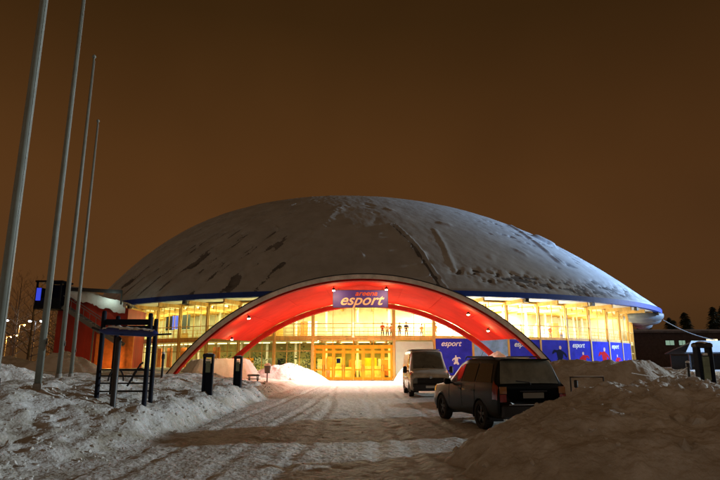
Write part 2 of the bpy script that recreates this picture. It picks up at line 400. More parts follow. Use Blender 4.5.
# ------------------------------------------------------------------ sports arena
arena = empty('sports_arena', (0, 0, 0), label='domed sports arena with a snow covered roof and a lit curved glass facade', cat='sports hall')
CX, CY, DA, DB, ROT, DH, PW, SX, SY, RZ = 2.35, 83.72, 38.77, 34.58, .12, 16.78, 2.66, -4.24, 1.51, 7.7
cR, sR = math.cos(ROT), math.sin(ROT)
def dome(r, th, off=0.0):
    z = DH * (1 - r ** PW); X = DA * r * np.cos(th); Y = DB * r * np.sin(th)
    x = CX + X * cR - Y * sR + SX * z / DH; y = CY + X * sR + Y * cR + SY * z / DH
    dz = DH * PW * r ** (PW - 1) / 37.0
    nl = np.sqrt(1 + dz * dz)
    nx, ny = np.cos(th + ROT) * dz / nl, np.sin(th + ROT) * dz / nl
    return x + nx * off, y + ny * off, z + RZ + off / nl
nr_, nt_ = 120, 360
rr, tt = np.meshgrid(np.linspace(0.0, 1, nr_), np.linspace(-math.pi, math.pi, nt_, endpoint=False), indexing='ij')
x, y, z = dome(rr, tt)
gridmesh('roof', x, y, z, M_roofmetal, arena, wrap=True)
# snow lying on the roof: a layer whose thickness varies and which has slid off in places
nr_, nt_ = 300, 1500
rr, tt = np.meshgrid(np.linspace(0, 1, nr_) ** .8, np.linspace(-math.pi, math.pi, nt_, endpoint=False), indexing='ij')
def seg(r, th, pts, w):
    P = [(a * math.cos(b) * 37, a * math.sin(b) * 37) for a, b in pts]
    qx, qy = r * np.cos(th) * 37, r * np.sin(th) * 37; d = np.full(r.shape, 1e9)
    for (ax, ay), (bx, by) in zip(P[:-1], P[1:]):
        L2 = (bx - ax) ** 2 + (by - ay) ** 2; t = np.clip(((qx - ax) * (bx - ax) + (qy - ay) * (by - ay)) / L2, 0, 1)
        d = np.minimum(d, np.hypot(qx - ax - t * (bx - ax), qy - ay - t * (by - ay)))
    return d / w
arc = tt * 36
thk = .16 + .03 * fbm(rr * 14, arc * .16, 3, 4)
thk += .03 * fbm(rr * 9 + arc * .05, arc * .45 - rr * 6, 7, 5, .6)               # drifted, slipped texture
left = ss(-1.75, -2.1, tt) * ss(.45, .75, rr)
st = fbm(rr * 34 + arc * 1.1, arc * .30 - rr * 9, 15, 5, .6)
thk -= left * np.maximum(0, st - .20) * .9 + left * .10 * st * (.5 + .5 * ss(-2.0, -2.35, tt))                                       # bare streaks on the left
band = np.exp(-((rr - .966 + .01 * np.sin(arc * .2)) / .018) ** 2) * ss(-1.55, -1.38, tt) * ss(-.55, -.8, tt)
st2 = fbm(rr * 110, arc * 1.3 + rr * 40, 17, 4, .65)
thk -= band * (.07 + np.maximum(0, st2 + .05) * .8)
right = ss(-1.3, -.9, tt) * ss(.6, .8, rr)
thk -= right * np.maximum(0, fbm(rr * 50 - arc * .3, arc * .8, 19, 4, .6) - .34) * 1.5
thk += .02 * fbm(rr * 70, arc * 1.6, 25, 3)
c1 = seg(rr, tt, [(.79, -1.575), (.866, -1.553), (.99, -1.548)], .22)
n1 = fbm(rr * 90, arc * 1.2, 23, 3)
thk = np.where(c1 < 1 + n1, -.1, thk + .18 * np.exp(-((c1 - 1.4) / .35) ** 2))
c2 = seg(rr, tt, [(.80, -1.437), (.866, -1.455), (.94, -1.482)], .2)
thk += .08 * np.exp(-(c2 + .6 * n1) ** 2)
c3 = seg(rr, tt, [(.70, -.905), (.811, -1.007), (.895, -1.065)], .3)
thk += .22 * np.exp(-c3 ** 2)
c4 = seg(rr, tt, [(.77, -.87), (.79, -.86)], .7); thk += .4 * np.exp(-c4 ** 4)
c5 = seg(rr, tt, [(.66, -1.74), (.74, -1.79), (.814, -1.83), (.86, -1.86)], .45)
thk += .12 * np.exp(-(c5 + n1) ** 2)
for k in range(60):                                                             # small slumped crescents
    a = rng.uniform(-2.6, -.9); q = rng.uniform(.62, .93); L = rng.uniform(.004, .02)
    cc = seg(rr[:, :], tt, [(q, a), (q + L, a + rng.uniform(-.02, .02))], rng.uniform(.15, .35))
    thk += rng.uniform(-.12, .16) * np.exp(-cc ** 2)
thk = np.clip(thk, -.04, .6)
thk = np.where(rr > .997, np.minimum(thk, .05), thk)
thk *= ss(0, .02, rr) * 1.0 + .0
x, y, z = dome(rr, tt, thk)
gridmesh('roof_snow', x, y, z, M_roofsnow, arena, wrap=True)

def ell(th, inset=0, zz=0, outx=0):
    a, b = DA - inset, DB - inset * .97
    X, Y = a * math.cos(th), b * math.sin(th)
    return (CX + X * cR - Y * sR, CY + X * sR + Y * cR, zz)
def ringwall(inset, z0, z1, t0, t1, n=160, close=False):
    m = MB(); P = [t0 + (t1 - t0) * i / n for i in range(n + 1)]
    for a, b in zip(P[:-1], P[1:]):
        m.quad(ell(a, inset, z0), ell(b, inset, z0), ell(b, inset, z1), ell(a, inset, z1))
    return m
def annulus(i0, z0, i1, z1, t0, t1, n=160, m=None):
    m = m or MB(); P = [t0 + (t1 - t0) * i / n for i in range(n + 1)]
    for a, b in zip(P[:-1], P[1:]):
        m.quad(ell(a, i0, z0), ell(b, i0, z0), ell(b, i1, z1), ell(a, i1, z1))
    return m
PI = math.pi
# fascia: a box ring, its top and bottom turned slightly in
fb = annulus(-.12, 7.36, -.12, 7.86, -PI, PI, 360); annulus(-.12, 7.86, .5, 7.90, -PI, PI, 360, fb); annulus(-.12, 7.36, .35, 7.34, -PI, PI, 360, fb)
fb.build('fascia', M_fascia, arena, smooth=False)
annulus(.3, 7.45, 14, 7.62, -PI, PI, 240).build('soffit', M_soffit, arena)
# arc-length parametrised facade
INS = 3.55
TH = np.linspace(-PI, 0, 6001); P3 = np.array([ell(t, INS) for t in TH]); SL = np.r_[0, np.cumsum(np.hypot(np.diff(P3[:, 0]), np.diff(P3[:, 1])))]
s313 = SL[np.argmin(np.abs(TH + 1.8698))]
def th_at(s): return float(np.interp(s, SL, TH))
BAY = 3.77
knots = [s313 + BAY * k for k in range(-9, 13)]; knots = [s for s in knots if 5 < s < SL[-1] - 14]
tk = [th_at(s) for s in knots]; T0, T1 = tk[0], tk[-1]
# closed wall round the rest of the plan
ringwall(INS, 0, 7.5, T1, T0 + 2 * PI, 200).build('rear_wall', M_redwall, arena)
# floors and inner walls
FZ = 3.72
m = annulus(INS + .12, FZ + .16, INS + 9, FZ + .16, T0, T1); annulus(INS + .12, FZ - .12, INS + 9, FZ - .12, T0, T1, m=m); annulus(INS + .12, FZ - .12, INS + .12, FZ + .16, T0, T1, m=m)
m.build('gallery_floor', M_cream, arena)
annulus(INS - .4, .04, INS + 12, .04, T0, T1).build('lobby_floor', M_concrete, arena)
annulus(INS + .1, 7.3, INS + 9, 7.3, T0, T1).build('gallery_ceiling', M_cream, arena)
ringwall(INS + 6.5, FZ + .16, 7.3, T0, T1).build('gallery_wall', M_cream, arena)
ringwall(INS + 8, .04, FZ - .12, T0, T1).build('lobby_wall', M_olive, arena)
for tz in (T0, T1):
    a = ell(tz, INS, 0); b = ell(tz, INS + 9, 0)
    MB().quad(a, b, (b[0], b[1], 7.4), (a[0], a[1], 7.4)).build('end_wall', M_cream, arena)

def frame_at(th, inset):
    p = Vector(ell(th, inset)); q = Vector(ell(th + .001, inset)); t = (q - p).normalized(); n = Vector((t.y, -t.x, 0))
    if (p + n - Vector((CX, CY, 0))).length < (p - Vector((CX, CY, 0))).length: n = -n
    return p, t, n            # t along the wall, n outward
i313 = min(range(len(knots)), key=lambda i: abs(knots[i] - s313))
DOORBAY = i313            # bays i313 and i313+1 form the entrance
for i, th in enumerate(tk):
    p, t, n = frame_at(th, INS); rz = math.atan2(t.y, t.x)
    if i != DOORBAY + 1:
        MB().box(p + n * .02 + Vector((0, 0, 3.75)), (.20, .30, 7.5), rz).build('column', M_wood, arena)
    # radial roof beam reaching out under the eaves
    c = p + n * 1.25; MB().box((c.x, c.y, 7.22), (.16, 3.2, .36), rz).build('roof_beam', M_wood, arena)
    if i % 2 == 0:
        q = p + n * 3.35; MB().box((q.x, q.y, 7.18), (.42, .3, .36), rz).build('eaves_floodlight', M_dark, arena)
# window bays
for i in range(len(tk) - 1):
    a, b = tk[i], tk[i + 1]; mid = (a + b) / 2
    pa, ta, na = frame_at(a, INS); pb, tb, nb = frame_at(b, INS); d = (pb - pa); L = d.length; u = d.normalized(); n = Vector((u.y, -u.x, 0)); 
    if n.dot(nb) < 0: n = -n
    rz = math.atan2(u.y, u.x); c = (pa + pb) / 2
    pos = knots[i] - s313
    # upper storey window
    fr = MB()
    for zz, hh in ((FZ + .24, .16), (5.15, .07), (7.32, .12)):
        fr.box(c + Vector((0, 0, zz)), (L - .2, .10, hh), rz)
    fr.box(c + Vector((0, 0, 5.6)), (.055, .08, 3.4), rz)
    if i < DOORBAY:
        for e_ in (-1, 1): fr.box(c + u * (e_ * L * .25) + Vector((0, 0, 5.6)), (.04, .07, 3.4), rz)
    for e_ in (-1, 1): fr.box(c + u * (e_ * (L / 2 - .13)) + Vector((0, 0, 5.6)), (.06, .085, 3.4), rz)
    w = fr.build('window', M_wood, arena)
    a0, b0 = pa + u * .1 + n * .0, pb - u * .1
    MB().quad(a0 + Vector((0, 0, FZ + .2)), b0 + Vector((0, 0, FZ + .2)), b0 + Vector((0, 0, 7.3)), a0 + Vector((0, 0, 7.3))).build('pane', M_glass, w)
    # lower storey
    if DOORBAY <= i <= DOORBAY + 1: continue
    fr = MB()
    for zz, hh in ((.45, .14), (2.65, .07), (FZ + .02, .24)):
        fr.box(c + Vector((0, 0, zz)), (L - .2, .10, hh), rz)
    for e_ in (-1, 1): fr.box(c + u * (e_ * (L / 2 - .13)) + Vector((0, 0, 2.1)), (.06, .085, 3.5), rz)
    w = fr.build('window', M_wood, arena)
    MB().box(c + Vector((0, 0, .19)), (L - .2, .12, .38), rz).build('plinth', M_concrete, arena)
    if i == DOORBAY + 2:       # pale closed panel beside the doors
        MB().box(c + Vector((0, 0, 2.0)) + n * .09, (L - .24, .04, 3.0), rz).build('wall_panel', M_greyg, arena)
    elif i > DOORBAY + 2:
        continue_poster = True
    if i < DOORBAY: 
        for k in (-1, 1): MB().box(c + u * (k * L / 6) + Vector((0, 0, 2.0)), (.05, .08, 3.0), rz).build('mullion', M_wood, w)
    MB().quad(a0 + Vector((0, 0, .5)), b0 + Vector((0, 0, .5)), b0 + Vector((0, 0, FZ - .1)), a0 + Vector((0, 0, FZ - .1))).build('pane', M_glass, w)

# lettering helper: text turned into a mesh, standing in the plane (u, up) at p
def lettering(name, s, size, p, u, n, m, parent, shear=.35, bold=.012, ext=.008, width=None):
    cu = bpy.data.curves.new(name, 'FONT'); cu.body = s; cu.size = size; cu.shear = shear; cu.offset = bold * size / .5 * .6; cu.extrude = ext
    cu.align_x = 'CENTER'; cu.align_y = 'CENTER'
    to = bpy.data.objects.new(name, cu); COL.objects.link(to)
    dg = bpy.context.evaluated_depsgraph_get(); me = bpy.data.meshes.new_from_object(to.evaluated_get(dg)); bpy.data.objects.remove(to)
    me.name = name
    o = bpy.data.objects.new(name, me); COL.objects.link(o); me.materials.clear(); me.materials.append(m)
    up = Vector((0, 0, 1)); u = Vector(u).normalized(); n = Vector(n).normalized()
    Mx = Matrix((( u.x, up.x, n.x, p[0]), (u.y, up.y, n.y, p[1]), (u.z, up.z, n.z, p[2]), (0, 0, 0, 1)))
    if width:
        xs = [v.co.x for v in me.vertices]; k = width / (max(xs) - min(xs))
        for v in me.vertices: v.co.x *= k
    me.transform(Mx); me.update(); o.parent = parent
    return o
M_ltr = mat('letter_white', (.85, .85, .82), .4); M_ltro = mat('letter_orange', (.75, .16, .03), .4)
M_prd = mat('print_red', (.55, .012, .02), .8, spec=.05); M_pdk = mat('print_dark', (.010, .012, .04), .8, spec=.05); M_psk = mat('print_flesh', (.6, .36, .28), .5)
# blue posters fixed inside the ground-floor bays right of the doors
def blob(P, c, u, n, off, sc=1):   # flat printed silhouette from (x, z) points
    return [Vector(c) + Vector(u) * (x * sc) + Vector((0, 0, z * sc)) + Vector(n) * off for x, z in P]
def athlete(par, c, u, n, kind, sc, fl=1):
    parts = {
        'torso': [(-.35, -.5), (.3, -.5), (.42, .1), (.30, .42), (-.1, .52), (-.42, .30), (-.48, -.05)],
        'arm': [(-.42, .35), (-.85, .05), (-1.0, -.25), (-.85, -.35), (-.62, -.05), (-.30, .10)],
        'arm2': [(.30, .40), (.75, .45), (1.0, .2), (1.05, .02), (.85, .05), (.62, .2), (.32, .12)],
        'head': [(-.12 + .17 * math.cos(k * PI / 5), .66 + .19 * math.sin(k * PI / 5)) for k in range(10)],
        'legs': [(-.40, -.5), (.35, -.5), (.62, -1.05), (.38, -1.2), (.0, -.85), (-.42, -1.15), (-.7, -1.05)],
        'stick': [(-1.0, -.28), (-.92, -.36), (.25, -1.12), (.52, -1.12), (.52, -1.2), (.2, -1.2)]}
    cols = {'torso': M_prd, 'arm': M_prd, 'arm2': M_prd, 'head': M_psk, 'legs': M_pdk, 'stick': M_pdk}
    if kind == 'dark': cols = {k: (M_psk if k == 'head' else M_pdk) for k in parts}
    if kind == 'white': cols = {k: M_ltr for k in parts}
    fig = None
    for k, P in parts.items():
        P = [(x * fl, z) for x, z in P]
        mb = MB(); mb.prism(blob(P, c, u, n, .012 + (.004 if k != 'torso' else 0), sc), Vector(n) * .004)
        o = mb.build('printed_figure', cols[k], par)
for i in range(DOORBAY + 3, len(tk) - 2):
    a, b = tk[i], tk[i + 1]
    pa, pb = Vector(ell(a, INS)), Vector(ell(b, INS)); d = pb - pa; L = d.length; u = d.normalized(); n = Vector((u.y, -u.x, 0))
    if n.dot((pa + pb) / 2 - Vector((CX, CY, 0))) < 0: n = -n
    k = i - DOORBAY - 3; c = (pa + pb) / 2 + Vector((0, 0, 2.1)) + n * .10
    mm = M_poster2 if k == 1 else M_poster
    po = MB().box(c, (L - .16, .02, 3.35), math.atan2(u.y, u.x)).build('poster', mm, arena)
    MB().box(pa + n * .12 + Vector((0, 0, 2.1)), (.09, .05, 3.4), math.atan2(u.y, u.x)).build('poster_rail', M_white, arena)
    if k in (0, 2, 4, 6):
        lettering('lettering', 'esport', .72, c + n * .02 + Vector((0, 0, 1.22)) - u * .3, u, n, M_ltr, po, width=2.0)
    if k == 0: athlete(po, c + u * .2 - Vector((0, 0, .2)), u, n, 'white', .42)
    if k == 1: athlete(po, c - Vector((0, 0, .5)), u, n, 'white', .8)
    if k == 3: athlete(po, c + u * .6 + Vector((0, 0, .3)), u, n, 'dark', 1.0, -1)
    if k == 4: athlete(po, c + u * .5 - Vector((0, 0, .15)), u, n, 'red', .85)
    if k == 5: athlete(po, c + u * .6 + Vector((0, 0, .1)), u, n, 'red', 1.15, -1)
    if k == 6: athlete(po, c + u * .2 - Vector((0, 0, .35)), u, n, 'red', .85)
    if k >= 7: athlete(po, c + u * .2 - Vector((0, 0, .5)), u, n, 'red', .5)

# entrance: timber screen with eight leaves in the two middle bays
pa, pb = Vector(ell(tk[DOORBAY], INS)), Vector(ell(tk[DOORBAY + 2], INS)); d = pb - pa; L = d.length; u = d.normalized(); n = Vector((u.y, -u.x, 0))
rz = math.atan2(u.y, u.x)
for z0 in (3.70,):
    MB().box((pa + pb) / 2 + Vector((0, 0, 3.72)), (L - .2, .22, .24), rz).build('transom', M_wood, arena)
m = MB(); m.box((pa + pb) / 2 + Vector((0, 0, 3.08)) + n * .0, (L - .2, .16, .20), rz)
m.box((pa + pb) / 2 + Vector((0, 0, 2.62)), (L - .2, .14, .10), rz)
for k in range(1, 4): m.box(pa + u * (L * k / 4) + Vector((0, 0, 3.4)), (.06, .1, .5), rz)
m.build('door_surround', M_doorwood, arena)
MB().quad(pa + u * .1 + Vector((0, 0, 3.18)), pb - u * .1 + Vector((0, 0, 3.18)), pb - u * .1 + Vector((0, 0, 3.6)), pa + u * .1 + Vector((0, 0, 3.6))).build('fanlight', M_glass, arena)
nl = 8
for k in range(nl):
    w_ = (L - .3) / nl; c = pa + u * (.15 + w_ * (k + .5))
    m = MB(); hw = w_ / 2 - .012; st_ = .15 if k % 2 else .13
    for sgn in (-1, 1): m.box(c + u * (sgn * (hw - st_ / 2)) + Vector((0, 0, 1.5)), (st_, .07, 2.96), rz)
    for zz, hh in ((.16, .26), (.95, .14), (2.52, .16), (2.92, .14)): m.box(c + Vector((0, 0, zz)), (2 * (hw - st_), .065, hh), rz)
    dr = m.build('door', M_doorwood, arena)
    MB().quad(c - u * (hw - st_) + Vector((0, 0, .3)), c + u * (hw - st_) + Vector((0, 0, .3)), c + u * (hw - st_) + Vector((0, 0, 2.86)), c - u * (hw - st_) + Vector((0, 0, 2.86))).build('pane', M_doorglass, dr)
    s_ = 1 if k % 2 == 0 else -1; hp = c + u * (s_ * (hw - .08)) + n * .08
    MB().tube([hp + Vector((0, 0, .8)) - n * .04, hp + Vector((0, 0, .8)), hp + Vector((0, 0, 1.4)), hp + Vector((0, 0, 1.4)) - n * .04], .018, 6).build('handle', M_dark, dr)
    if k == 2: MB().box(c + n * .045 + Vector((0, 0, 1.75)), (.36, .012, .42), rz).build('notice', M_pdk, dr)
# round white ventilation housings hanging under the eaves at the right-hand end
for th, z_, r_ in ((-.62, 6.85, 2.3), (-.50, 6.75, 2.0), (-.45, 6.35, 1.1)):
    p = Vector(ell(th, 2.0)); MB().lathe([(0, -.55), (r_ * .55, -.5), (r_ * .85, -.3), (r_ * .97, -.08), (r_, .12), (r_, .42), (r_ * .9, .5), (0, .55)], (p.x, p.y, z_), 36).build('ventilation_housing', mat('housing_grey', (.12, .125, .13), .6, var=.15, vscale=1), arena, smooth=True)

# interior fittings
for i in range(0, len(tk) - 1):
    for q in (.25, .75):
        th = tk[i] + (tk[i + 1] - tk[i]) * q
        for ins in (2.0, 4.6):
            p, t, n = frame_at(th, INS + ins)
            MB().box(p + Vector((0, 0, 7.2)), (1.5, .16, .08), math.atan2(n.y, n.x)).build('ceiling_light', M_tube, arena)
        p, t, n = frame_at(th, INS + 3.2)
        MB().box(p + Vector((0, 0, FZ - .2)), (1.2, .14, .06), math.atan2(t.y, t.x)).build('ceiling_light', M_tube, arena)
# lobby and gallery lamps (light given by those fittings), plus an added outward fill per bay
for i in range(len(tk) - 1):
    th = (tk[i] + tk[i + 1]) / 2; pos = i - DOORBAY
    p, t, n = frame_at(th, INS + 3.0)
    warm = (1, .90, .50) if pos < 2 else (1, .92, .74)
    e = 130 if pos < -1 else (330 if pos < 2 else (360 if pos < 7 else 210))
    if 3 <= pos <= 6: e = 2600; warm = (1, .95, .80)
    if pos < -1: warm = (.98, 1, .46)
    lamp('gallery_lamp_and_fill', 'AREA', (p.x, p.y, 7.1), e, warm, 2.6, target=(p.x, p.y, 0), size_y=2.0)
    lo = 60 if pos < 2 else (190 if pos < 7 else 110)
    po_ = Vector(ell(th, INS + 1.2)); pt_ = Vector(ell(th, INS - 2.0))
    lamp('gallery_lamp_and_fill', 'AREA', (po_.x, po_.y, 5.6), lo, warm, 2.4, target=(pt_.x, pt_.y, 7.4), size_y=.6)  # added fill without a fitting, aimed outward to brighten the soffit
    e2 = 90 if pos < -3 else (70 if pos < 0 else (420 if pos < 2 else 60))
    lamp('lobby_lamp', 'AREA', (p.x, p.y, FZ - .3), e2, (1, .80, .32) if pos in (0, 1) else (1, .85, .4), 2.0, target=(p.x, p.y, 0), size_y=2.0)
# gallery railing
P_ = [ell(T0 + (T1 - T0) * k / 200, INS + .9) for k in range(201)]
m = MB()
for zz in (FZ + 1.1, FZ + .75, FZ + .45): m.tube([(a, b, zz) for a, b, _ in P_], .025, 5)
for k in range(0, 201, 2): a, b, _ = P_[k]; m.box((a, b, FZ + .62), (.03, .03, .95))
m.build('gallery_railing', M_wood, arena)
for i in range(len(tk) - 1):
    for q in (0, .5):
        th = tk[i] + (tk[i + 1] - tk[i]) * q; p, t, n = frame_at(th, INS + 3.6)
        MB().box(p + Vector((0, 0, 7.0)), (.14, 6.2, .34), math.atan2(t.y, t.x)).build('ceiling_beam', M_wood, arena)
        if q == 0:
            p, t, n = frame_at(th, INS + 5.2); MB().tube([p + Vector((0, 0, .05)), p + Vector((0, 0, 7.2))], .13, 12).build('inner_column', M_white, arena)
# screens, cupboards, counters, partitions and pot plants behind the glass
def fit_box(name, s, ins, zc, d, m_, par=arena):
    p, t, n = frame_at(th_at(s313 + s), INS + ins); return MB().box(p + Vector((0, 0, zc)), d, math.atan2(t.y, t.x)).build(name, m_, par)
fit_box('display_screen', -21.0, 3.2, 6.0, (1.0, .12, 1.5), M_screen)
fit_box('projection_panel', -22.6, 3.4, 6.0, (2.0, .12, 1.6), M_navy)
fit_box('projection_panel', -19.2, 3.4, 6.0, (1.8, .12, 1.6), mat('slate_panel', (.05, .08, .10), .5))
fit_box('projection_panel', -27.5, 2.8, 5.7, (1.5, .12, 2.4), mat('brown_panel', (.09, .06, .03), .6))
for s in (-24, -22.6, -20.2, -17.5, -12.2): fit_box('partition', s, 2.4, 1.7, (.9, .12, 2.9), M_orange)
for s in (-30, -28.2, -26.4): fit_box('partition', s, 1.4, 1.7, (1.5, .12, 2.9), M_orange)
for s, hh in ((-15, 1.2), (-9, 1.4), (-5.5, 1.1), (2, 1.1), (5.5, 1.2)): fit_box('counter', s, 5, hh / 2 + .04, (2.4, .7, hh), M_olive)
for k in range(26):
    s = rng.uniform(-16, 12); fit_box('shelf_unit', s, rng.uniform(4.5, 7.2), 1.1, (rng.uniform(.5, 1.5), .4, rng.uniform(1.4, 2.2)), [M_greyg, M_olive, M_orange, M_doorwood, M_navy, M_white][k % 6])
for k in range(30):
    s = rng.uniform(-30, 34); hh = rng.uniform(.8, 2.2); fit_box('gallery_cabinet', s, rng.uniform(4.3, 6.2), FZ + .16 + hh / 2, (rng.uniform(.5, 1.6), .35, hh), [M_cream, M_white, M_wood, M_greyg, M_wood, M_orange][k % 6])
for s in (-1.2, -3.4, -7, -10.5):       # leafy indoor plants
    p, t, n = frame_at(th_at(s313 + s), INS + 2.4); m = MB()
    for k in range(160):
        q = p + Vector((rng.normal() * .45, rng.normal() * .4, 1.6 + rng.normal() * .55)); a, b = rng.normal(size=3), rng.normal(size=3)
        a = Vector(a).normalized() * .16; b = Vector(b).normalized() * .07; m.quad(q - a, q + b, q + a, q - b)
    m.tube([(p.x, p.y, .4), (p.x, p.y, 1.9)], .03, 5)
    m.build('indoor_plant', mat('leaf_green', (.05, .09, .02), .6), arena)
# glass entrance hall ceiling beam lines
for k in range(5):
    fit_box('ceiling_beam', .5 + k * 1.6, 4, FZ - .22, (.12, 6, .18), M_wood)

# ------------------------------------------------------------------ entrance canopy
can = empty('entrance_canopy', (.3, 34, 0), label='red vaulted entrance canopy between two curved arches in front of the doors', cat='canopy')
def arc_par(yy):
    k = (yy - 34) / 16
    return .21 + .3 * k, -7.4 - 2.15 * k, 14.34 + 1.5 * k     # centre x, centre z, outer radius
def apt(yy, phi, dr=0):
    cx, cz, r = arc_par(yy); return (cx + (r + dr) * math.sin(phi), yy, cz + (r + dr) * math.cos(phi))
def rib(yy, y2, r0, r1, pm, name, m_, n=90):
    mb = MB(); V = []
    for i in range(n + 1):
        ph = -pm + 2 * pm * i / n
        for (ya, dr) in ((yy, r0), (yy, r1), (y2, r1), (y2, r0)):
            p = Vector(apt(yy, ph, dr)); p.y = ya; V.append(p - Vector(can.location))
    Fc = []
    for i in range(n):
        for k in range(4): Fc.append((i * 4 + k, i * 4 + (k + 1) % 4, i * 4 + 4 + (k + 1) % 4, i * 4 + 4 + k))
    Fc += [(3, 2, 1, 0), tuple(n * 4 + k for k in range(4))]
    mb._add(V, Fc); return mb.build(name, m_, can)
pm34 = math.acos(7.2 / 14.34) + .02
rib(34, 34.55, -.30, -.03, pm34, 'front_arch', M_rib)
rib(33.97, 34.75, -.03, .03, pm34, 'arch_capping', M_dark)
rib(34.02, 34.5, -.42, -.30, pm34, 'arch_lower_flange', M_redrib)
rib(49.6, 50.3, .12, .5, math.acos(9.3 / 15.84), 'rear_arch', M_redrib)
# vault skin
n1, n2 = 80, 60
VX = np.zeros((n1 + 1, n2 + 1)); VY = VX.copy(); VZ = VX.copy(); VZ2 = VX.copy()
for j in range(n2 + 1):
    k = j / n2; yy = 34.5 + (49.7 - 34.5) * k
    cx, cz, r = arc_par(yy); r += -.28 + .85 * k
    zc = 3.05 + .4 * k
    pmx = math.acos(min(1, (zc - cz) / r))
    for i in range(n1 + 1):
        ph = -pmx + 2 * pmx * i / n1
        # sheeting sags a little between purlins
        sag = -.05 * math.sin(PI * ((i * 8 / n1) % 1))
        VX[i, j] = cx + (r + sag) * math.sin(ph) - can.location.x; VY[i, j] = yy - 34; VZ[i, j] = cz + (r + sag) * math.cos(ph)
gridmesh('vault_lining', VX, VY, VZ, M_red, can, flip=True)
gridmesh('vault_roof', VX * 1.005, VY, VZ + .16, M_roofmetal, can)
gridmesh('vault_snow', VX[6:-6, 2:-1] * 1.005, VY[6:-6, 2:-1], VZ[6:-6, 2:-1] + .2 + .1 * fbm(VX[6:-6, 2:-1] * .6, VY[6:-6, 2:-1] * .6, 3, 4), M_roofsnow, can)
for k in range(1, 8):                      # seams of the lining, running front to back
    i = n1 * k // 8; MB().tube([(VX[i, j] * .999, VY[i, j], VZ[i, j] - .01) for j in range(0, n2 + 1, 4)], .016, 5).build('lining_seam', M_red, can)
for sx in (-1, 1):
    cx, cz, r = arc_par(34); MB().box((cx + sx * 12.2 - .3, .28, .1), (1.1, 1.0, .8)).build('footing', M_concrete, can)
    cx, cz, r = arc_par(50); MB().box((cx + sx * 12.7 - .3, 16.2, .2), (1.0, .9, .8)).build('footing', M_concrete, can)
# spotlights hanging below the vault
for (x_, yy, e) in ((-1.75, 36.6, 100), (1.75, 36.6, 100), (-7.1, 35.6, 100), (-9.0, 39.5, 90), (7.1, 36.5, 100), (8.8, 38.5, 110)):
    cx, cz, r = arc_par(yy); r += -.36 + .92 * (yy - 34.5) / 15.2; ph = math.asin((x_ - cx) / r); z_ = cz + r * math.cos(ph)
    dn = Vector((-math.sin(ph), 0, -math.cos(ph)))
    p = Vector((x_, yy, z_)) + dn * .16
    L_ = Vector(can.location)
    s_ = MB().lathe([(0, .1), (.07, .1), (.10, .0), (.11, -.06), (.0, -.06)], p - L_, 14).tube([p - L_ + Vector((0, 0, .08)), p - L_ - dn * .22], .02, 5).build('spotlight', M_dark, can)
    MB().lathe([(0, -.07), (.09, -.07), (.07, -.11), (0, -.12)], p - L_, 14).build('lens', M_lens, s_)
    lamp('canopy_light', 'POINT', p + dn * .22, e * 1.0, (1, .66, .30), .08)
lamp('entrance_fill', 'AREA', (-.6, 46.4, 4.9), 1500, (1, .98, .84), 7.5, target=(-.6, 45.6, 0), size_y=2)  # added area light with no fitting, brightens the snow before the doors

# banner hanging from the vault
bl = Vector((.03, 37.9, 5.83))
ban = MB().box((0, 0, 0), (3.72, .03, 1.17)).build('banner', mat('banner_violet', (.07, .05, .40), .5, var=.15, vscale=1)); ban.location = bl
tag(ban, 'violet blue sign reading areena esport, hung under the top of the red canopy', 'banner')
lettering('lettering', 'esport', 1.02, (0, -.022, -.10), (1, 0, 0), (0, -1, 0), mat('letter_cream', (.85, .74, .52), .4), ban, shear=.4, width=2.95)
lettering('lettering', 'areena', .48, (.38, -.022, .36), (1, 0, 0), (0, -1, 0), M_ltro, ban, shear=.3, width=1.5)
m = MB()
for z_ in (-.585, .585): m.box((0, 0, z_), (3.78, .05, .03))
for x_ in (-1.86, 1.86): m.box((x_, 0, 0), (.03, .05, 1.17))
for x_ in (-1.5, 1.5): m.box((x_, 0, .78), (.02, .02, .4))
m.build('frame', M_dark, ban)

lamp('roof_floodlight', 'SPOT', (66, 50, 15), 230000, (.36, .60, 1), .4, target=(36, 69, 10), spot=54, blend=1)
# ------------------------------------------------------------------ red stair tower
tw = empty('stair_tower', (-27.3, 53, 0), label='dark red boarded stair tower with an outside stair, left of the arena', cat='stair tower')
o_ = Vector(tw.location)
def tq(P): return [Vector(p) - o_ for p in P]
# wall leans down to the right like its stair roof
MB().prism(tq([(-28.7, 53.4, 0), (-22.0, 53.4, 0), (-22.0, 53.4, 6.6), (-25.0, 53.4, 7.3), (-28.7, 53.4, 8.6)]), (0, 4.5, 0)).build('wall', M_redwall, tw)
MB().prism(tq([(-24.7, 53.2, 0), (-21.2, 53.2, 0), (-21.2, 53.2, 4.2), (-24.7, 53.2, 4.2)]), (0, .18, 0)).build('lower_wall', M_orange, tw)  # orange sheet: lamplight on the red wall put into its colour
m = MB(); m.box(Vector((-28.75, 52.4, 6.55)) - o_, (2.4, 1.9, .32)); m.box(Vector((-28.75, 52.4, 8.95)) - o_, (2.5, 2.0, .16))
for sx in (-29.85, -28.7, -27.65): m.box(Vector((sx, 51.55, 7.7)) - o_, (.14, .14, 2.4))
m.box(Vector((-29.88, 52.4, 7.5)) - o_, (.1, 1.8, 1.9)); m.box(Vector((-28.75, 53.2, 7.7)) - o_, (2.2, .1, 2.3)); m.box(Vector((-28.75, 51.6, 7.05)) - o_, (2.2, .06, .75)); m.build('platform', M_navy, tw)
MB().box(Vector((-29.6, 51.45, 7.75)) - o_, (.38, .12, 1.15)).build('lit_sign', M_screen, tw)
m = MB(); d = Vector((-21.9, 52.3, 3.2)) - Vector((-27.4, 52.3, 6.6)); ang = math.atan2(d.z, d.x)
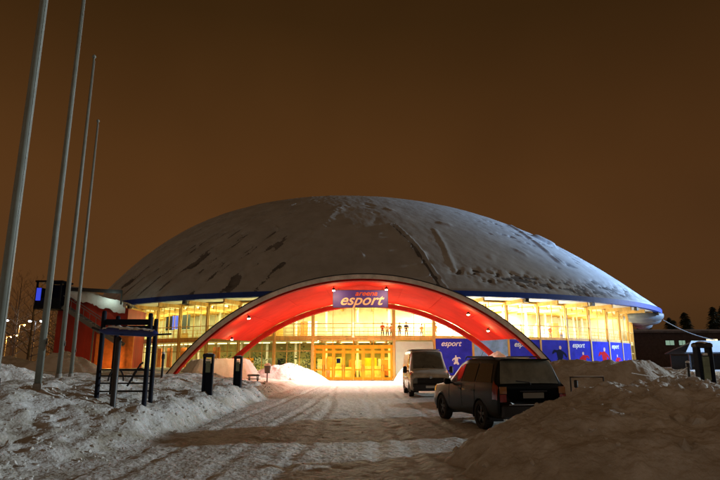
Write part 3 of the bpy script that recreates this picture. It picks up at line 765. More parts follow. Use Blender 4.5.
for yy in (51.7, 52.9):
    m.box((Vector((-24.65, yy, 4.9)) - o_), (d.length, .08, .34), M=Matrix.Rotation(-ang, 3, 'Y'))
    m.box((Vector((-24.65, yy, 5.95)) - o_), (d.length, .06, .06), M=Matrix.Rotation(-ang, 3, 'Y'))
for k in range(18):
    q = Vector((-27.4, 52.3, 6.6)) + d * ((k + .5) / 18) - o_; m.box(q + Vector((0, 0, .05)), (.3, 1.2, .04))
    if k % 2 == 0: m.box(q + Vector((0, -.6, .5)), (.04, .04, 1.0))
for x_, z_ in ((-22.2, 3.3), (-24.6, 4.8)): m.box(Vector((x_, 52.3, z_ / 2)) - o_, (.12, .12, z_))
m.build('outside_stair', mat('galvanised', (.20, .21, .22), .5, metal=.4), tw)
n_ = 40; sx = np.linspace(-28.3, -22.2, n_)[None].repeat(16, 0); sy = np.linspace(53.2, 57, 16)[:, None].repeat(n_, 1)
szt = np.interp(sx, [-28.3, -25.0, -22.2], [8.65, 7.35, 6.65]) + .35 + .35 * fbm(sx * .9, sy * .6, 77, 4)
front = np.concatenate([np.stack([sx[0], sy[0] - .05, szt[0] - .9 - .5 * np.abs(fbm(sx[0] * 1.3, sx[0] * 0, 5, 3))], -1)[None], np.stack([sx, sy, szt], -1)], 0)
gridmesh('roof_snow', front[..., 0] - o_.x, front[..., 1] - o_.y, front[..., 2], M_cleanpile, tw)
MB().box(Vector((-22.6, 53.0, 7.6)) - o_, (.12, .12, 1.3)).box(Vector((-25.2, 53.05, 8.3)) - o_, (5.2, .1, .35), M=Matrix.Rotation(R(3), 3, 'Y')).build('parapet_rail', M_dark, tw)
lamp('stair_light', 'POINT', (-23.6, 52.4, 7.7), 34, (.75, 1, .85), .1)
lamp('stair_light', 'POINT', (-22.6, 51.5, 1.4), 80, (1, .45, .10), .2)

# ------------------------------------------------------------------ flagpoles
GP = 'flagpoles in a row on the left'
for (px_, py_, hh, lab) in ((-5.35, 8.4, 12.2, 'tall grey flagpole nearest the camera at the left edge, its top out of view'),
                            (-7.75, 13.9, 12.0, 'grey flagpole second from the left edge, its top cut by the picture'),
                            (-10.15, 19.4, 12.0, 'grey flagpole third in the row, with a round finial in view'),
                            (-12.55, 25.0, 12.0, 'shortest looking grey flagpole, farthest in the row, beside the red stair tower')):
    z0 = gz(px_, py_) - .15; fp = empty('flagpole', (px_, py_, z0), label=lab, cat='flagpole', group=GP)
    MB().tube([(0, 0, 0), (0, 0, hh * .33), (0, 0, hh * .66), (0, 0, hh)], [.085, .072, .055, .034], 20).build('pole', M_pole, fp, smooth=True)
    MB().lathe([(0, .16), (.045, .14), (.075, .08), (.06, .02), (.03, 0), (0, 0)], (0, 0, hh), 14).build('finial', M_pole, fp, smooth=True)
    MB().lathe([(.16, 0), (.16, .1), (.11, .16), (.1, .3), (0, .3)], (0, 0, 0), 18).build('base', M_concrete, fp)
    MB().tube([(.09, -.02, 1.3), (.085, -.02, hh * .5), (.06, -.01, hh - .1)], .004, 4).build('halyard', M_white, fp)
    MB().box((.1, 0, 1.3), (.03, .02, .16)).build('cleat', M_dark, fp)

# ------------------------------------------------------------------ dark frame with blue bar
fx, fy = -6.05, 15.0; fz = .74
rk = empty('exercise_frame', (fx, fy, fz), label='dark timber outdoor frame of tall posts with a blue crossbeam and lower rungs', cat='exercise frame')
for (x_, y_, h_) in ((-.60, -.35, 2.22), (-.62, .55, 2.16), (.60, -.32, 2.16), (.44, .55, 2.08)):
    MB().lathe([(.060, -.4), (.060, h_ - .06), (.045, h_ - .01), (0, h_)], (x_, y_, 0), 14).build('post', M_navy, rk, smooth=True)
MB().lathe([(.075, -.5), (.07, 1.50), (0, 1.55)], (.0, -.75, 0), 14).build('centre_post', M_dark, rk, smooth=True)
MB().box((-.01, -.33, 1.92), (1.14, .07, .15)).build('top_rail', M_navy, rk); MB().box((-.08, .55, 1.82), (1.02, .07, .13)).build('top_rail', M_navy, rk)
def spindle(x0, x1, y_, z_, r_, n=10):
    pts = []; rs = []
    for k in range(n + 1):
        t = k / n; pts.append((x0 + (x1 - x0) * t, y_, z_)); rs.append(r_ * max(.3, min(1, .4 + 5 * t, .3 + 6 * (1 - t))) )
    return pts, rs
P_, q_ = spindle(-.50, .98, -.70, 1.66, .10, 16)
m = MB(); m.tube(P_, q_, 12); b_ = m.build('crossbeam', M_bluesh, rk, smooth=True)
for v in b_.data.vertices: v.co.x -= .02; v.co.z -= .05 * (v.co.x)
m = MB(); m.tube([(-.72, -.7, 1.76), (-.42, -.7, 1.66)], .03, 6).build('handle', M_dark, rk); MB().tube([(.85, -.7, 1.58), (1.30, -.7, 1.60)], .025, 6).build('handle', M_dark, rk)
m = MB()
tnn = 24; sx_ = np.linspace(-.42, .86, 30)[None].repeat(8, 0); sa = np.linspace(-1, 1, 8)[:, None].repeat(30, 1)
gridmesh('snow_cap', sx_, -.70 + sa * .09, 1.79 - .05 * sx_ - sa ** 2 * .06 + .07 * fbm(sx_ * 5, sa, 5, 3) - .02, M_cleanpile, rk)
for z_ in (.18, .38, .56, .72): 
    MB().tube([(-.58, -.33, z_), (.58, -.30, z_)], .022, 6).build('rung', M_dark, rk)
    MB().tube([(-.58, .52, z_ - .03), (.42, .52, z_ - .03)], .022, 6).build('rung', M_dark, rk)
for x_ in (-.34, .28):
    MB().tube([(x_ + .20 * math.cos(k * PI / 12), .1, .42 + .32 * math.sin(k * PI / 12)) for k in range(13)] , .022, 6).build('hoop', M_dark, rk)
MB().tube([(.05, -.1, .3), (.35, -.1, .85), (.42, -.1, .9)], .025, 6).build('lever', M_dark, rk)

# ------------------------------------------------------------------ pillars
def pillar(x_, y_, z0, h, w, lab, rz=0, detail=True):
    p = empty('information_pillar', (x_, y_, z0), rz, lab, 'information pillar', 'dark information pillars beside the driveway')
    m = MB()
    for s in (-1, 1): m.rbox((s * (w / 2 - w * .11), 0, h / 2 - .2), (w * .22, w * .55, h + .4), .015)
    m.build('side_post', M_navy, p)
    MB().rbox((0, 0, h + .02), (w * 1.12, w * .66, w * .34), .03).build('cap', M_dark, p)
    MB().box((0, .01, h * .40), (w * .56, w * .34, h * .82)).build('lower_panel', M_navy, p)
    MB().box((0, -w * .19, h * .72), (w * .44, .02, h * .30)).build('notice_board', mat('dull_notice', (.20, .24, .16), .5, var=.3, vscale=6), p)
    MB().box((0, -w * .19, h * .90), (w * .3, .03, .05)).build('light_strip', M_white, p)
    th_, r_ = np.meshgrid(np.linspace(0, 2 * PI, 24, endpoint=False), np.linspace(0, 1, 7)); 
    gridmesh('snow_cap', r_ * w * .5 * np.cos(th_), r_ * w * .3 * np.sin(th_), h + .17 * w + .05 * (1 - r_ ** 3) + 0 * th_, M_cleanpile, p, wrap=True, flip=True)
    return p
pillar(-5.28, 20, gz(-5.28, 20) - .05, 1.90 - gz(-5.28, 20), .36, 'wider dark pillar on the snow bank left of the driveway, nearer of the two', .1)
pillar(-5.22, 24.6, gz(-5.22, 24.6) - .05, 1.87 - gz(-5.22, 24.6), .34, 'narrower dark pillar on the left snow bank, in front of the red arch foot', -.1)
pillar(7.2, 12.0, .35, 1.62, .33, 'tall dark blue pillar at the right edge, standing in a snow heap', .06)
# thin dark bollards
def bollard(x_, y_, h, lab):
    b = empty('bollard', (x_, y_, gz(x_, y_) - .1), label=lab, cat='bollard', group='thin dark posts in the snow')
    MB().lathe([(.05, 0), (.05, h * .8), (.075, h * .82), (.075, h * .95), (.04, h), (0, h)], (0, 0, 0), 12).build('post', M_dark, b)
    MB().lathe([(.08, h), (.07, h + .06), (0, h + .09)], (0, 0, 0), 12).build('snow_cap', M_cleanpile, b)
bollard(-8.6, 25.0, 1.15, 'thin dark bollard left of the two dark pillars')
bollard(13.2, 24.3 - 1.2, .95, 'thin dark post right of the snow heaps, at the end of the chain')
bollard(18.0, 30.5, 1.35, 'thin dark post just left of the right-hand pillar, before pale snow')
m = MB(); pts = [(9.9, 21, 1.25), (11.2, 21.8, 1.08), (12.3, 22.6, 1.15), (13.2, 23.1, 1.45)]
m.tube(pts, .02, 6); ch = m.build('snowy_rope', M_cleanpile); tag(ch, 'sagging snow covered rope leading to a thin dark post at the right', 'rope')
# picnic bench and grit bin beside the bright heap
def bench(x_, y_, rz, lab):
    z0 = gz(x_, y_); b = empty('picnic_table', (x_, y_, z0), rz, lab, 'picnic table'); b.scale = (.62, .62, .62)
    MB().box((0, 0, .70), (1.1, .62, .06)).build('table_top', M_dark, b)
    for s in (-1, 1): MB().box((0, s * .62, .42), (1.1, .24, .05)).build('bench_seat', M_dark, b)
    for s in (-1, 1):
        m = MB(); m.box((s * .38, -.3, .33), (.07, .07, .75), M=Matrix.Rotation(R(24), 3, 'X')); m.box((s * .38, .3, .33), (.07, .07, .75), M=Matrix.Rotation(R(-24), 3, 'X')); m.box((s * .38, 0, .38), (.06, 1.3, .07)); m.build('leg_frame', M_dark, b)
    MB().rbox((0, 0, .79), (1.08, .6, .11), .05).build('snow_cover', M_cleanpile, b)
bench(-6.1, 33.0, .3, 'small dark picnic table in the snow right of the dark pillars')
lb = empty('litter_bin', (-6.2, 38.5, gz(-6.2, 38.5)), 0, 'small litter bin on a post with a snow cap, beside the bright snow heap', 'litter bin')
MB().tube([(0, 0, -.2), (0, 0, .75)], .04, 8).build('post', M_dark, lb)
MB().lathe([(0, .6), (.18, .6), (.22, 1.05), (.24, 1.08), (.2, 1.1), (0, 1.1)], (0, 0, 0), 18).build('container', mat('bin_grey', (.12, .12, .11), .6), lb, smooth=False)
MB().lathe([(.24, 1.09), (.2, 1.2), (.1, 1.26), (0, 1.27)], (0, 0, 0), 18).build('snow_cap', M_cleanpile, lb, smooth=True)
# metal barrier behind the car
ba = empty('metal_barrier', (7.05, 17.8, gz(7.05, 17.8)), -.05, 'low dark metal barrier standing in the snow behind the black car', 'barrier')
m = MB(); m.tube([(-.55, 0, 0), (-.55, 0, 1.2), (.45, 0, 1.2), (.45, 0, 0)], .028, 8); m.tube([(-.55, 0, .35), (.45, 0, .35)], .02, 8); m.build('rail', M_dark, ba)
MB().rbox((.66, 0, .92), (.2, .12, .3), .03).tube([(.45, 0, .92), (.6, 0, .92)], .02, 6).build('lamp_box', M_dark, ba)
MB().rbox((-.40, -.02, 1.0), (.12, .08, .24), .03).build('bracket', M_dark, ba)
MB().rbox((0, 0, 1.235), (.9, .06, .03), .01).build('snow_cap', M_cleanpile, ba)
gb = empty('grit_bin', (8.05, 14.2, .72), .2, 'small dark grit box half sunk in the snow, left of the right-hand pillar', 'grit bin')
MB().rbox((0, 0, .14), (.44, .32, .30), .03).build('container', M_dark, gb)
MB().rbox((0, -.03, .32), (.48, .38, .07), .03).build('lid', M_navy, gb)
MB().box((0, -.175, .2), (.18, .02, .03)).build('handle', M_chrome, gb)

# ------------------------------------------------------------------ vehicles
def pchip(xs, ys, q):
    xs = np.asarray(xs, float); ys = np.asarray(ys, float); h = np.diff(xs); d = np.diff(ys) / h
    m_ = np.zeros(len(xs))
    for i in range(1, len(xs) - 1):
        if d[i - 1] * d[i] > 0: w1, w2 = 2 * h[i] + h[i - 1], h[i] + 2 * h[i - 1]; m_[i] = (w1 + w2) / (w1 / d[i - 1] + w2 / d[i])
    m_[0], m_[-1] = d[0], d[-1]
    i = np.clip(np.searchsorted(xs, q) - 1, 0, len(xs) - 2); t = (q - xs[i]) / h[i]
    return ys[i] * (2 * t ** 3 - 3 * t ** 2 + 1) + h[i] * m_[i] * (t ** 3 - 2 * t * t + t) + ys[i + 1] * (-2 * t ** 3 + 3 * t * t) + h[i] * m_[i + 1] * (t ** 3 - t * t)
def crom(P, v):
    n = len(P); i = min(int(v), n - 2); t = v - i
    p0 = P[max(i - 1, 0)]; p1 = P[i]; p2 = P[i + 1]; p3 = P[min(i + 2, n - 1)]
    if i == 0: p0 = 2 * p1 - p2
    if i + 2 >= n: p3 = 2 * p2 - p1
    k = .75
    m1 = (p2 - p0) * .5 * k; m2 = (p3 - p1) * .5 * k
    return p1 * (2 * t ** 3 - 3 * t * t + 1) + m1 * (t ** 3 - 2 * t * t + t) + p2 * (-2 * t ** 3 + 3 * t * t) + m2 * (t ** 3 - t * t)
class Body:
    # stations: y, zb, wb, zs, ws, zbelt, wbelt, ztop, wtop, crown
    def __init__(s, st): s.st = np.array(st, float); s.y = s.st[:, 0]
    def ring(s, yy):
        zb, wb, zs, ws, zl, wl, zt, wt, cr_ = [float(pchip(s.y, s.st[:, k], yy)) for k in range(1, 10)]
        return np.array([(0, zb), (wb * .6, zb), (wb, zb + .05), (ws, zs), (wl, zl), (wt + .05 * (wl - wt), zt - .13 * (zt - zl) - .01), (wt * .88, zt), (wt * .5, zt + cr_ * .75), (0, zt + cr_)])
    def S(s, yy, v, side=1, off=0):
        P = s.ring(yy); p = crom(P, v); 
        if off:
            e = .02; a = crom(P, min(v + e, 8)); b = crom(P, max(v - e, 0)); t1 = np.array([a[0] - b[0], 0, a[1] - b[1]])
            y1 = min(yy + .02, s.y[-1]); y0 = max(yy - .02, s.y[0]); c = crom(s.ring(y1), v); d = crom(s.ring(y0), v); t2 = np.array([c[0] - d[0], y1 - y0, c[1] - d[1]])
            n = np.cross(t2, t1); n /= (np.linalg.norm(n) + 1e-9)
            if n[0] * .8 + n[2] * .6 < 0 and v < 6.2: n = -n
            if v >= 6.2 and n[2] < 0: n = -n
            return np.array([side * (p[0] + n[0] * off), yy + n[1] * off, p[1] + n[2] * off])
        return np.array([side * p[0], yy, p[1]])
    def patch(s, name, y0, y1, v0, v1, m_, par, off=.008, ny=12, nv=10, both=False, side=1, trap=0, trap2=0, skew=0):
        vs_ = np.linspace(v0, v1, nv + 1); mb = MB()
        def pt(a, t, sd):
            v = v0 + (v1 - v0) * t
            ya = y0 + trap * t; yb = y1 - trap2 * t
            return s.S(ya + (yb - ya) * a, v, sd, off)
        for sd in ((1, -1) if both else (side,)):
            k = len(mb.v); V = [pt(i / ny, j / nv, sd) for i in range(ny + 1) for j in range(nv + 1)]
            Fc = []
            for i in range(ny):
                for j in range(nv):
                    q = (i * (nv + 1) + j, (i + 1) * (nv + 1) + j, (i + 1) * (nv + 1) + j + 1, i * (nv + 1) + j + 1); Fc.append(q if sd > 0 else q[::-1])
            mb._add(V, Fc)
        return mb.build(name, m_, par, smooth=True)
    def body(s, m_, par, wheels, ra, ny=170, nv=72):
        ys = np.unique(np.concatenate([np.linspace(s.y[0], s.y[-1], ny), s.y])); vv = np.linspace(0, 8, nv + 1)
        V = []; 
        for yy in ys:
            P = s.ring(yy)
            half = [crom(P, v) for v in vv]
            row = [(p[0], yy, p[1]) for p in half] + [(-p[0], yy, p[1]) for p in half[-2:0:-1]]
            V += row
        n = 2 * nv; Fc = []
        for i in range(len(ys) - 1):
            for k in range(n):
                l = (k + 1) % n; q = (i * n + k, i * n + l, (i + 1) * n + l, (i + 1) * n + k)
                c = sum((np.array(V[a]) for a in q)) / 4
                if any((c[1] - wy) ** 2 + (c[2] - wz) ** 2 < ra * ra and abs(c[0]) > .45 for wy, wz in wheels): continue
                Fc.append(q)
        Fc.append(tuple(range(n))); Fc.append(tuple((len(ys) - 1) * n + k for k in range(n))[::-1])
        return mesh('body', V, Fc, m_, par, True)
def make_wheel(par, x_, y_, r, side, w=.23):
    wl = empty('wheel', (x_, y_, r)); wl.parent = par
    MB().lathe([(r * .66, -w / 2), (r * .92, -w / 2), (r, -w / 2 + .04), (r, w / 2 - .04), (r * .92, w / 2), (r * .66, w / 2), (r * .64, w / 2 - .03), (r * .64, -w / 2 + .03), (r * .66, -w / 2)], n=36, axis='X').build('tyre', M_tyre, wl, smooth=False)
    m = MB(); xo = side * (w / 2 - .035)
    m.lathe([(r * .66, xo - side * .06), (r * .66, xo), (r * .58, xo), (r * .56, xo - side * .05)], n=36, axis='X')
    for k in range(5):
        a = k * 2 * PI / 5 + .3; m.box((xo - side * .02, math.cos(a) * r * .31, math.sin(a) * r * .31), (.03, r * .17, r * .60), M=Matrix.Rotation(a - PI / 2, 3, 'X'))
    m.lathe([(0, xo + side * .01), (r * .12, xo), (r * .14, xo - side * .04)], n=16, axis='X'); m.build('rim', M_rim, wl)
    MB().lathe([(0, xo - side * .07), (r * .6, xo - side * .07)], n=24, axis='X').build('brake_disc', M_dark, wl)
def arch_trim(par, wy, wz, r, wx, side, m_):
    m = MB(); m.tube([(side * wx, wy + r * math.cos(a), wz + r * math.sin(a)) for a in [R(-12) + (PI + R(24)) * k / 24 for k in range(25)]], .035, 8); m.build('wheel_arch', m_, par, smooth=True)
    m = MB(); Pp = [(wy + r * math.cos(a), wz + r * math.sin(a)) for a in [R(-20) + (PI + R(40)) * k / 24 for k in range(25)]]
    for (a, b), (c, d) in zip(Pp[:-1], Pp[1:]): m.quad((side * wx, a, b), (side * wx, c, d), (side * (wx - .42), c, d), (side * (wx - .42), a, b))
    m.poly([(side * (wx - .42), a, b) for a, b in Pp]); m.build('wheel_well', M_dark, par)

# black estate-like off-roader, seen from behind (local +y is its rear)
sx0, sy0 = 3.86, 14.68                                         # rear axle centre on the ground
car = empty('parked_car', (0, 0, 0), label='black off-road car with roof rails parked beside the snow heap, seen from behind', cat='car')
S1 = Body([(0, .36, .60, .55, .72, .74, .66, .80, .58, .01), (.12, .27, .78, .55, .85, .90, .78, .95, .70, .02), (.75, .27, .84, .60, .91, .97, .87, 1.04, .78, .03),
           (1.22, .27, .85, .62, .92, 1.00, .89, 1.10, .78, .03), (1.95, .27, .85, .62, .92, 1.03, .90, 1.62, .64, .03), (2.6, .27, .85, .62, .92, 1.04, .91, 1.71, .70, .03),
           (3.5, .28, .85, .62, .92, 1.05, .91, 1.71, .70, .03), (4.26, .30, .85, .62, .91, 1.06, .90, 1.67, .70, .02), (4.48, .31, .84, .62, .90, 1.06, .88, 1.10, .82, .01),
           (4.56, .33, .83, .62, .89, .98, .86, 1.06, .79, .0), (4.60, .36, .80, .60, .86, .94, .83, 1.0, .76, .0)])
WY = [(.92, .36), (3.58, .36)]
S1.body(M_carpaint, car, WY, .40)
for y_, z_ in WY:
    for s in (-1, 1): arch_trim(car, y_, z_, .405, .89, s, M_carpaint); make_wheel(car, s * .80, y_, .36, s)
S1.patch('windscreen', 1.30, 1.90, 6.0, 8, M_carglass, car, both=True)
S1.patch('rear_window', 4.285, 4.465, 5.7, 8, M_rearglass, car, off=.012, both=True)
for s in (-1, 1):
    S1.patch('side_window', 1.62, 2.42, 4.18, 4.95, M_carglass, car, side=s, trap=.36)
    S1.patch('side_window', 2.50, 3.28, 4.18, 4.95, M_carglass, car, side=s)
    S1.patch('side_window', 3.36, 4.24, 4.18, 4.95, M_carglass, car, side=s, trap2=.16)
    t = S1.patch('tail_light', 4.34, 4.55, 3.35, 4.35, M_tail, car, side=s, off=.012)
    MB().box((s * .76, 4.60, .98), (.17, .03, .16)).build('lens', M_tailam, t)
    MB().box((s * .77, 4.60, .80), (.16, .03, .17)).build('lens', M_tail, t)
    S1.patch('headlight', .04, .34, 3.6, 4.6, M_head, car, side=s, off=.01)
    MB().tube([(s * .60, 2.1, 1.70), (s * .61, 2.2, 1.77), (s * .61, 3.8, 1.76), (s * .60, 3.95, 1.69)], .018, 8).build('roof_rail', M_dark, car)
    mr_ = MB().rbox((s * 1.02, 1.72, 1.10), (.2, .12, .16), .04).box((s * .92, 1.74, 1.06), (.1, .05, .04)).build('wing_mirror', M_carpaint, car)
    for y_ in (2.35, 3.25): MB().rbox((s * .925, y_, .93), (.03, .17, .035), .01).build('door_handle', M_carpaint, car)
    m = MB()
    for y_ in (1.55, 2.46, 3.32): m.tube([S1.S(y_, v, s, .002) for v in np.linspace(2.6, 4.1, 10)], .004, 4)
    m.build('door_gap', M_dark, car)
MB().rbox((0, 4.60, .50), (1.66, .16, .30), .04).build('rear_bumper', M_dark, car)
MB().rbox((0, 4.66, .655), (1.30, .03, .03), .01).build('chrome_strip', M_chrome, car)
MB().rbox((0, 4.625, .86), (.54, .02, .13), .008).build('number_plate', mat('dirty_plate', (.22, .22, .20), .5), car)
MB().rbox((0, 4.63, .955), (.7, .03, .035), .01).build('tailgate_trim', M_dark, car)
MB().rbox((0, 4.33, 1.69), (1.22, .20, .035), .015).build('roof_spoiler', M_carpaint, car)
MB().tube([(0, 4.53, 1.10), (.02, 4.51, 1.15), (.36, 4.49, 1.19)], .012, 6).build('rear_wiper', M_dark, car)
MB().tube([(.25, 2.3, 1.73), (.27, 2.55, 1.9)], .006, 5).build('aerial', M_dark, car)
for s in (-1, 1): MB().tube([(s * .55, 4.62, .30), (s * .55, 4.74, .29)], .03, 10).build('exhaust_pipe', M_chrome, car)
MB().box((0, -.02, .70), (.9, .05, .16)).build('grille', M_dark, car)
MB().rbox((0, 2.9, 1.742), (1.0, 1.5, .02), .008).build('roof_snow', M_pile, car)
hd = R(12.5)                                                  # nose turned left of straight ahead
car.rotation_euler = (0, 0, PI + hd)
v = Matrix.Rotation(PI + hd, 3, 'Z') @ Vector((0, 3.58, 0)); car.location = (sx0 - v.x, sy0 - v.y, gz(sx0, sy0) + .0)

van = empty('parked_van', (3.36, 27.4, 0), 0, 'pale dirty panel van with a frosted windscreen, facing the camera near the entrance', 'van')
S2 = Body([(0, .36, .74, .55, .86, .78, .84, .90, .74, .01), (.10, .29, .88, .6, .95, .98, .92, 1.06, .82, .02), (.72, .28, .92, .7, .98, 1.16, .95, 1.28, .84, .03),
           (1.45, .28, .93, .75, .985, 1.22, .965, 2.02, .78, .05), (1.85, .28, .93, .75, .985, 1.22, .97, 2.18, .82, .06), (4.8, .30, .93, .75, .985, 1.22, .97, 2.20, .84, .06), (4.98, .34, .9, .75, .95, 1.2, .94, 2.14, .80, .03)])
WV = [(.82, .34), (4.0, .34)]
S2.body(M_vanpaint, van, WV, .39)
for y_, z_ in WV:
    for s in (-1, 1): arch_trim(van, y_, z_, .395, .955, s, M_vanpaint); make_wheel(van, s * .86, y_, .34, s)
S2.patch('windscreen', .78, 1.60, 5.9, 8, M_frost, van, both=True)
for s in (-1, 1):
    S2.patch('side_window', 1.25, 2.05, 4.25, 5.0, M_carglass, van, side=s, trap=.4)
    hl = S2.patch('headlight', .02, .42, 3.75, 4.75, M_head, van, side=s, off=.012)
    MB().rbox((s * 1.14, .98, 1.28), (.20, .14, .34), .05).box((s * 1.02, 1.0, 1.22), (.12, .05, .05)).build('wing_mirror', M_dark, van)
    MB().rbox((s * .99, 2.0, 1.05), (.03, .2, .04), .01).build('door_handle', M_dark, van)
    m = MB()
    for y_ in (1.15, 2.15, 3.3): m.tube([S2.S(y_, v, s, .002) for v in np.linspace(2.6, 4.1, 10)], .005, 4)
    m.tube([S2.S(y_, 3.35, s, .006) for y_ in np.linspace(1.25, 3.55, 12)], .025, 6)
    m.build('side_moulding', M_dark, van)
    MB().rbox((s * .72, -.05, .44), (.26, .05, .12), .02).build('fog_light', M_head, van)
MB().rbox((0, -.03, .48), (1.70, .14, .34), .05).build('front_bumper', M_dark, van)
g = MB()
g.rbox((0, .0, .76), (1.25, .06, .26), .02)
for z_ in (.68, .76, .84): g.rbox((0, -.03, z_), (1.25, .06, .03), .012)
g.build('grille', M_dark, van)
MB().lathe([(0, -.05), (.07, -.05), (.075, -.01)], (0, -.02, .94), 16, 'Y').build('badge', M_chrome, van)
MB().rbox((0, -.115, .50), (.50, .02, .11), .006).build('number_plate', M_plate, van)
for s in (-1, 1): MB().tube([S2.S(.78, 7.3, 1, .02) * np.array([s, 1, 1]), S2.S(.90, 6.7, 1, .03) * np.array([s * .4, 1, 1])], .012, 5).build('wiper', M_dark, van)
MB().rbox((0, 3.3, 2.265), (1.45, 2.9, .05), .02).build('roof_snow', M_cleanpile, van)

# ------------------------------------------------------------------ people in the gallery and by the doors
def skin_obj(name, nodes, edges, m_, parent, sub=1):
    me = bpy.data.meshes.new(name); me.from_pydata([n[0] for n in nodes], edges, []); o = bpy.data.objects.new(name, me); COL.objects.link(o); me.materials.append(m_)
    o.parent = parent; me.skin_vertices.new() if hasattr(me.skin_vertices, 'new') and not me.skin_vertices else None
    o.modifiers.new('skin', 'SKIN')
    sv = me.skin_vertices[0].data
    for i, n in enumerate(nodes): sv[i].radius = (n[1], n[2] if len(n) > 2 else n[1]); sv[i].use_root = (i == 0)
    o.modifiers['skin'].use_smooth_shade = True
    sb = o.modifiers.new('sub', 'SUBSURF'); sb.levels = sub; sb.render_levels = sub
    return o
def person(loc, rz, lab, top, legs, hair=M_hair, lift=0, h=1.0):
    p = empty('person', loc, rz, lab, 'person', 'people behind the gallery windows'); p.scale = (h, h, h)
    a = lift
    hz_ = .82 + .35 * a; hy_ = -.04 - .30 * a
    nodes = [((0, 0, .95), .13, .10), ((0, 0, 1.15), .12, .10), ((0, 0, 1.38), .14, .10), ((0, 0, 1.50), .055), ((0, -.01, 1.58), .07), ((0, -.02, 1.68), .085, .095), ((0, -.01, 1.76), .06)]
    ed = [(i, i + 1) for i in range(6)]
    for s in (-1, 1):
        b = len(nodes); nodes += [((s * .18, 0, 1.42), .055), ((s * .23, .03, 1.14), .042), ((s * .21, hy_ - .05, hz_ + .06), .03), ((s * .21, hy_ - .08, hz_), .032, .02)]
        ed += [(2, b), (b, b + 1), (b + 1, b + 2), (b + 2, b + 3)]
        for k in range(4):
            f0 = len(nodes); fx_ = s * .21 + (k - 1.5) * .02; ln = (.055, .07, .065, .05)[k]
            nodes += [((fx_, hy_ - .09, hz_ - .045), .009), ((fx_, hy_ - .10, hz_ - .045 - ln), .008)]; ed += [(b + 3, f0), (f0, f0 + 1)]
        f0 = len(nodes); nodes += [((s * .17, hy_ - .10, hz_ - .02), .011), ((s * .165, hy_ - .12, hz_ - .06), .009)]; ed += [(b + 3, f0), (f0, f0 + 1)]
        l = len(nodes); nodes += [((s * .10, 0, .86), .085), ((s * .11, -.01, .48), .06), ((s * .12, .01, .09), .042), ((s * .13, -.14, .04), .04, .03)]
        ed += [(0, l), (l, l + 1), (l + 1, l + 2), (l + 2, l + 3)]
    skin_obj('body', nodes, ed, M_skin, p)
    jn = [((0, 0, .86), .17, .13), ((0, 0, 1.12), .155, .125), ((0, 0, 1.36), .17, .125), ((0, 0, 1.47), .08)]; je = [(0, 1), (1, 2), (2, 3)]
    for s in (-1, 1):
        b = len(jn); jn += [((s * .19, 0, 1.41), .075), ((s * .24, .03, 1.14), .06), ((s * .215, hy_ - .04, hz_ + .08), .045)]; je += [(2, b), (b, b + 1), (b + 1, b + 2)]
    skin_obj('jacket', jn, je, top, p)
    tn = [((0, 0, .93), .15, .115)]; te = []
    for s in (-1, 1):
        b = len(tn); tn += [((s * .10, 0, .82), .10), ((s * .11, -.01, .48), .075), ((s * .12, .01, .10), .06)]; te += [(0, b), (b, b + 1), (b + 1, b + 2)]
    skin_obj('trousers', tn, te, legs, p)
    for s in (-1, 1): MB().rbox((s * .13, -.06, .04), (.1, .28, .09), .03).build('shoe', M_dark, p)
    hb = MB().lathe([(0, .125), (.06, .115), (.098, .06), (.106, 0), (.10, -.05), (.085, -.075)], (0, .015, 1.70), 14).build('hair', hair, p, smooth=True)
    for v_ in hb.data.vertices:
        if v_.co.y < -.03 and v_.co.z < 1.73: v_.co.y = -.03
    MB().lathe([(0, .012), (.01, .0), (.012, -.02), (0, -.025)], (0, -.115, 1.665), 8).build('nose', M_skin, p)
    m = MB()
    for s in (-1, 1): m.lathe([(0, .012), (.012, 0), (0, -.012)], (s * .033, -.098, 1.69), 8)
    m.build('eyes', M_dark, p)
    MB().rbox((0, -.104, 1.625), (.045, .008, .01), .002).build('mouth', mat('lips', (.35, .1, .08), .5), p)
C_red = mat('jacket_red', (.6, .06, .05), .8); C_white = mat('jersey_white', (.75, .72, .7), .8); C_green = mat('coat_green', (.05, .09, .06), .8); C_or = mat('jacket_orange', (.75, .22, .04), .8)
C_nav = mat('coat_navy', (.02, .03, .10), .8); C_grey = mat('trousers_grey', (.10, .10, .11), .8); C_pink = mat('top_pink', (.65, .25, .25), .8)
GF = FZ + .16
def at_facade(s, ins):
    p, t, n = frame_at(th_at(s313 + s), INS + ins); return p, math.atan2(n.y, n.x) + PI / 2
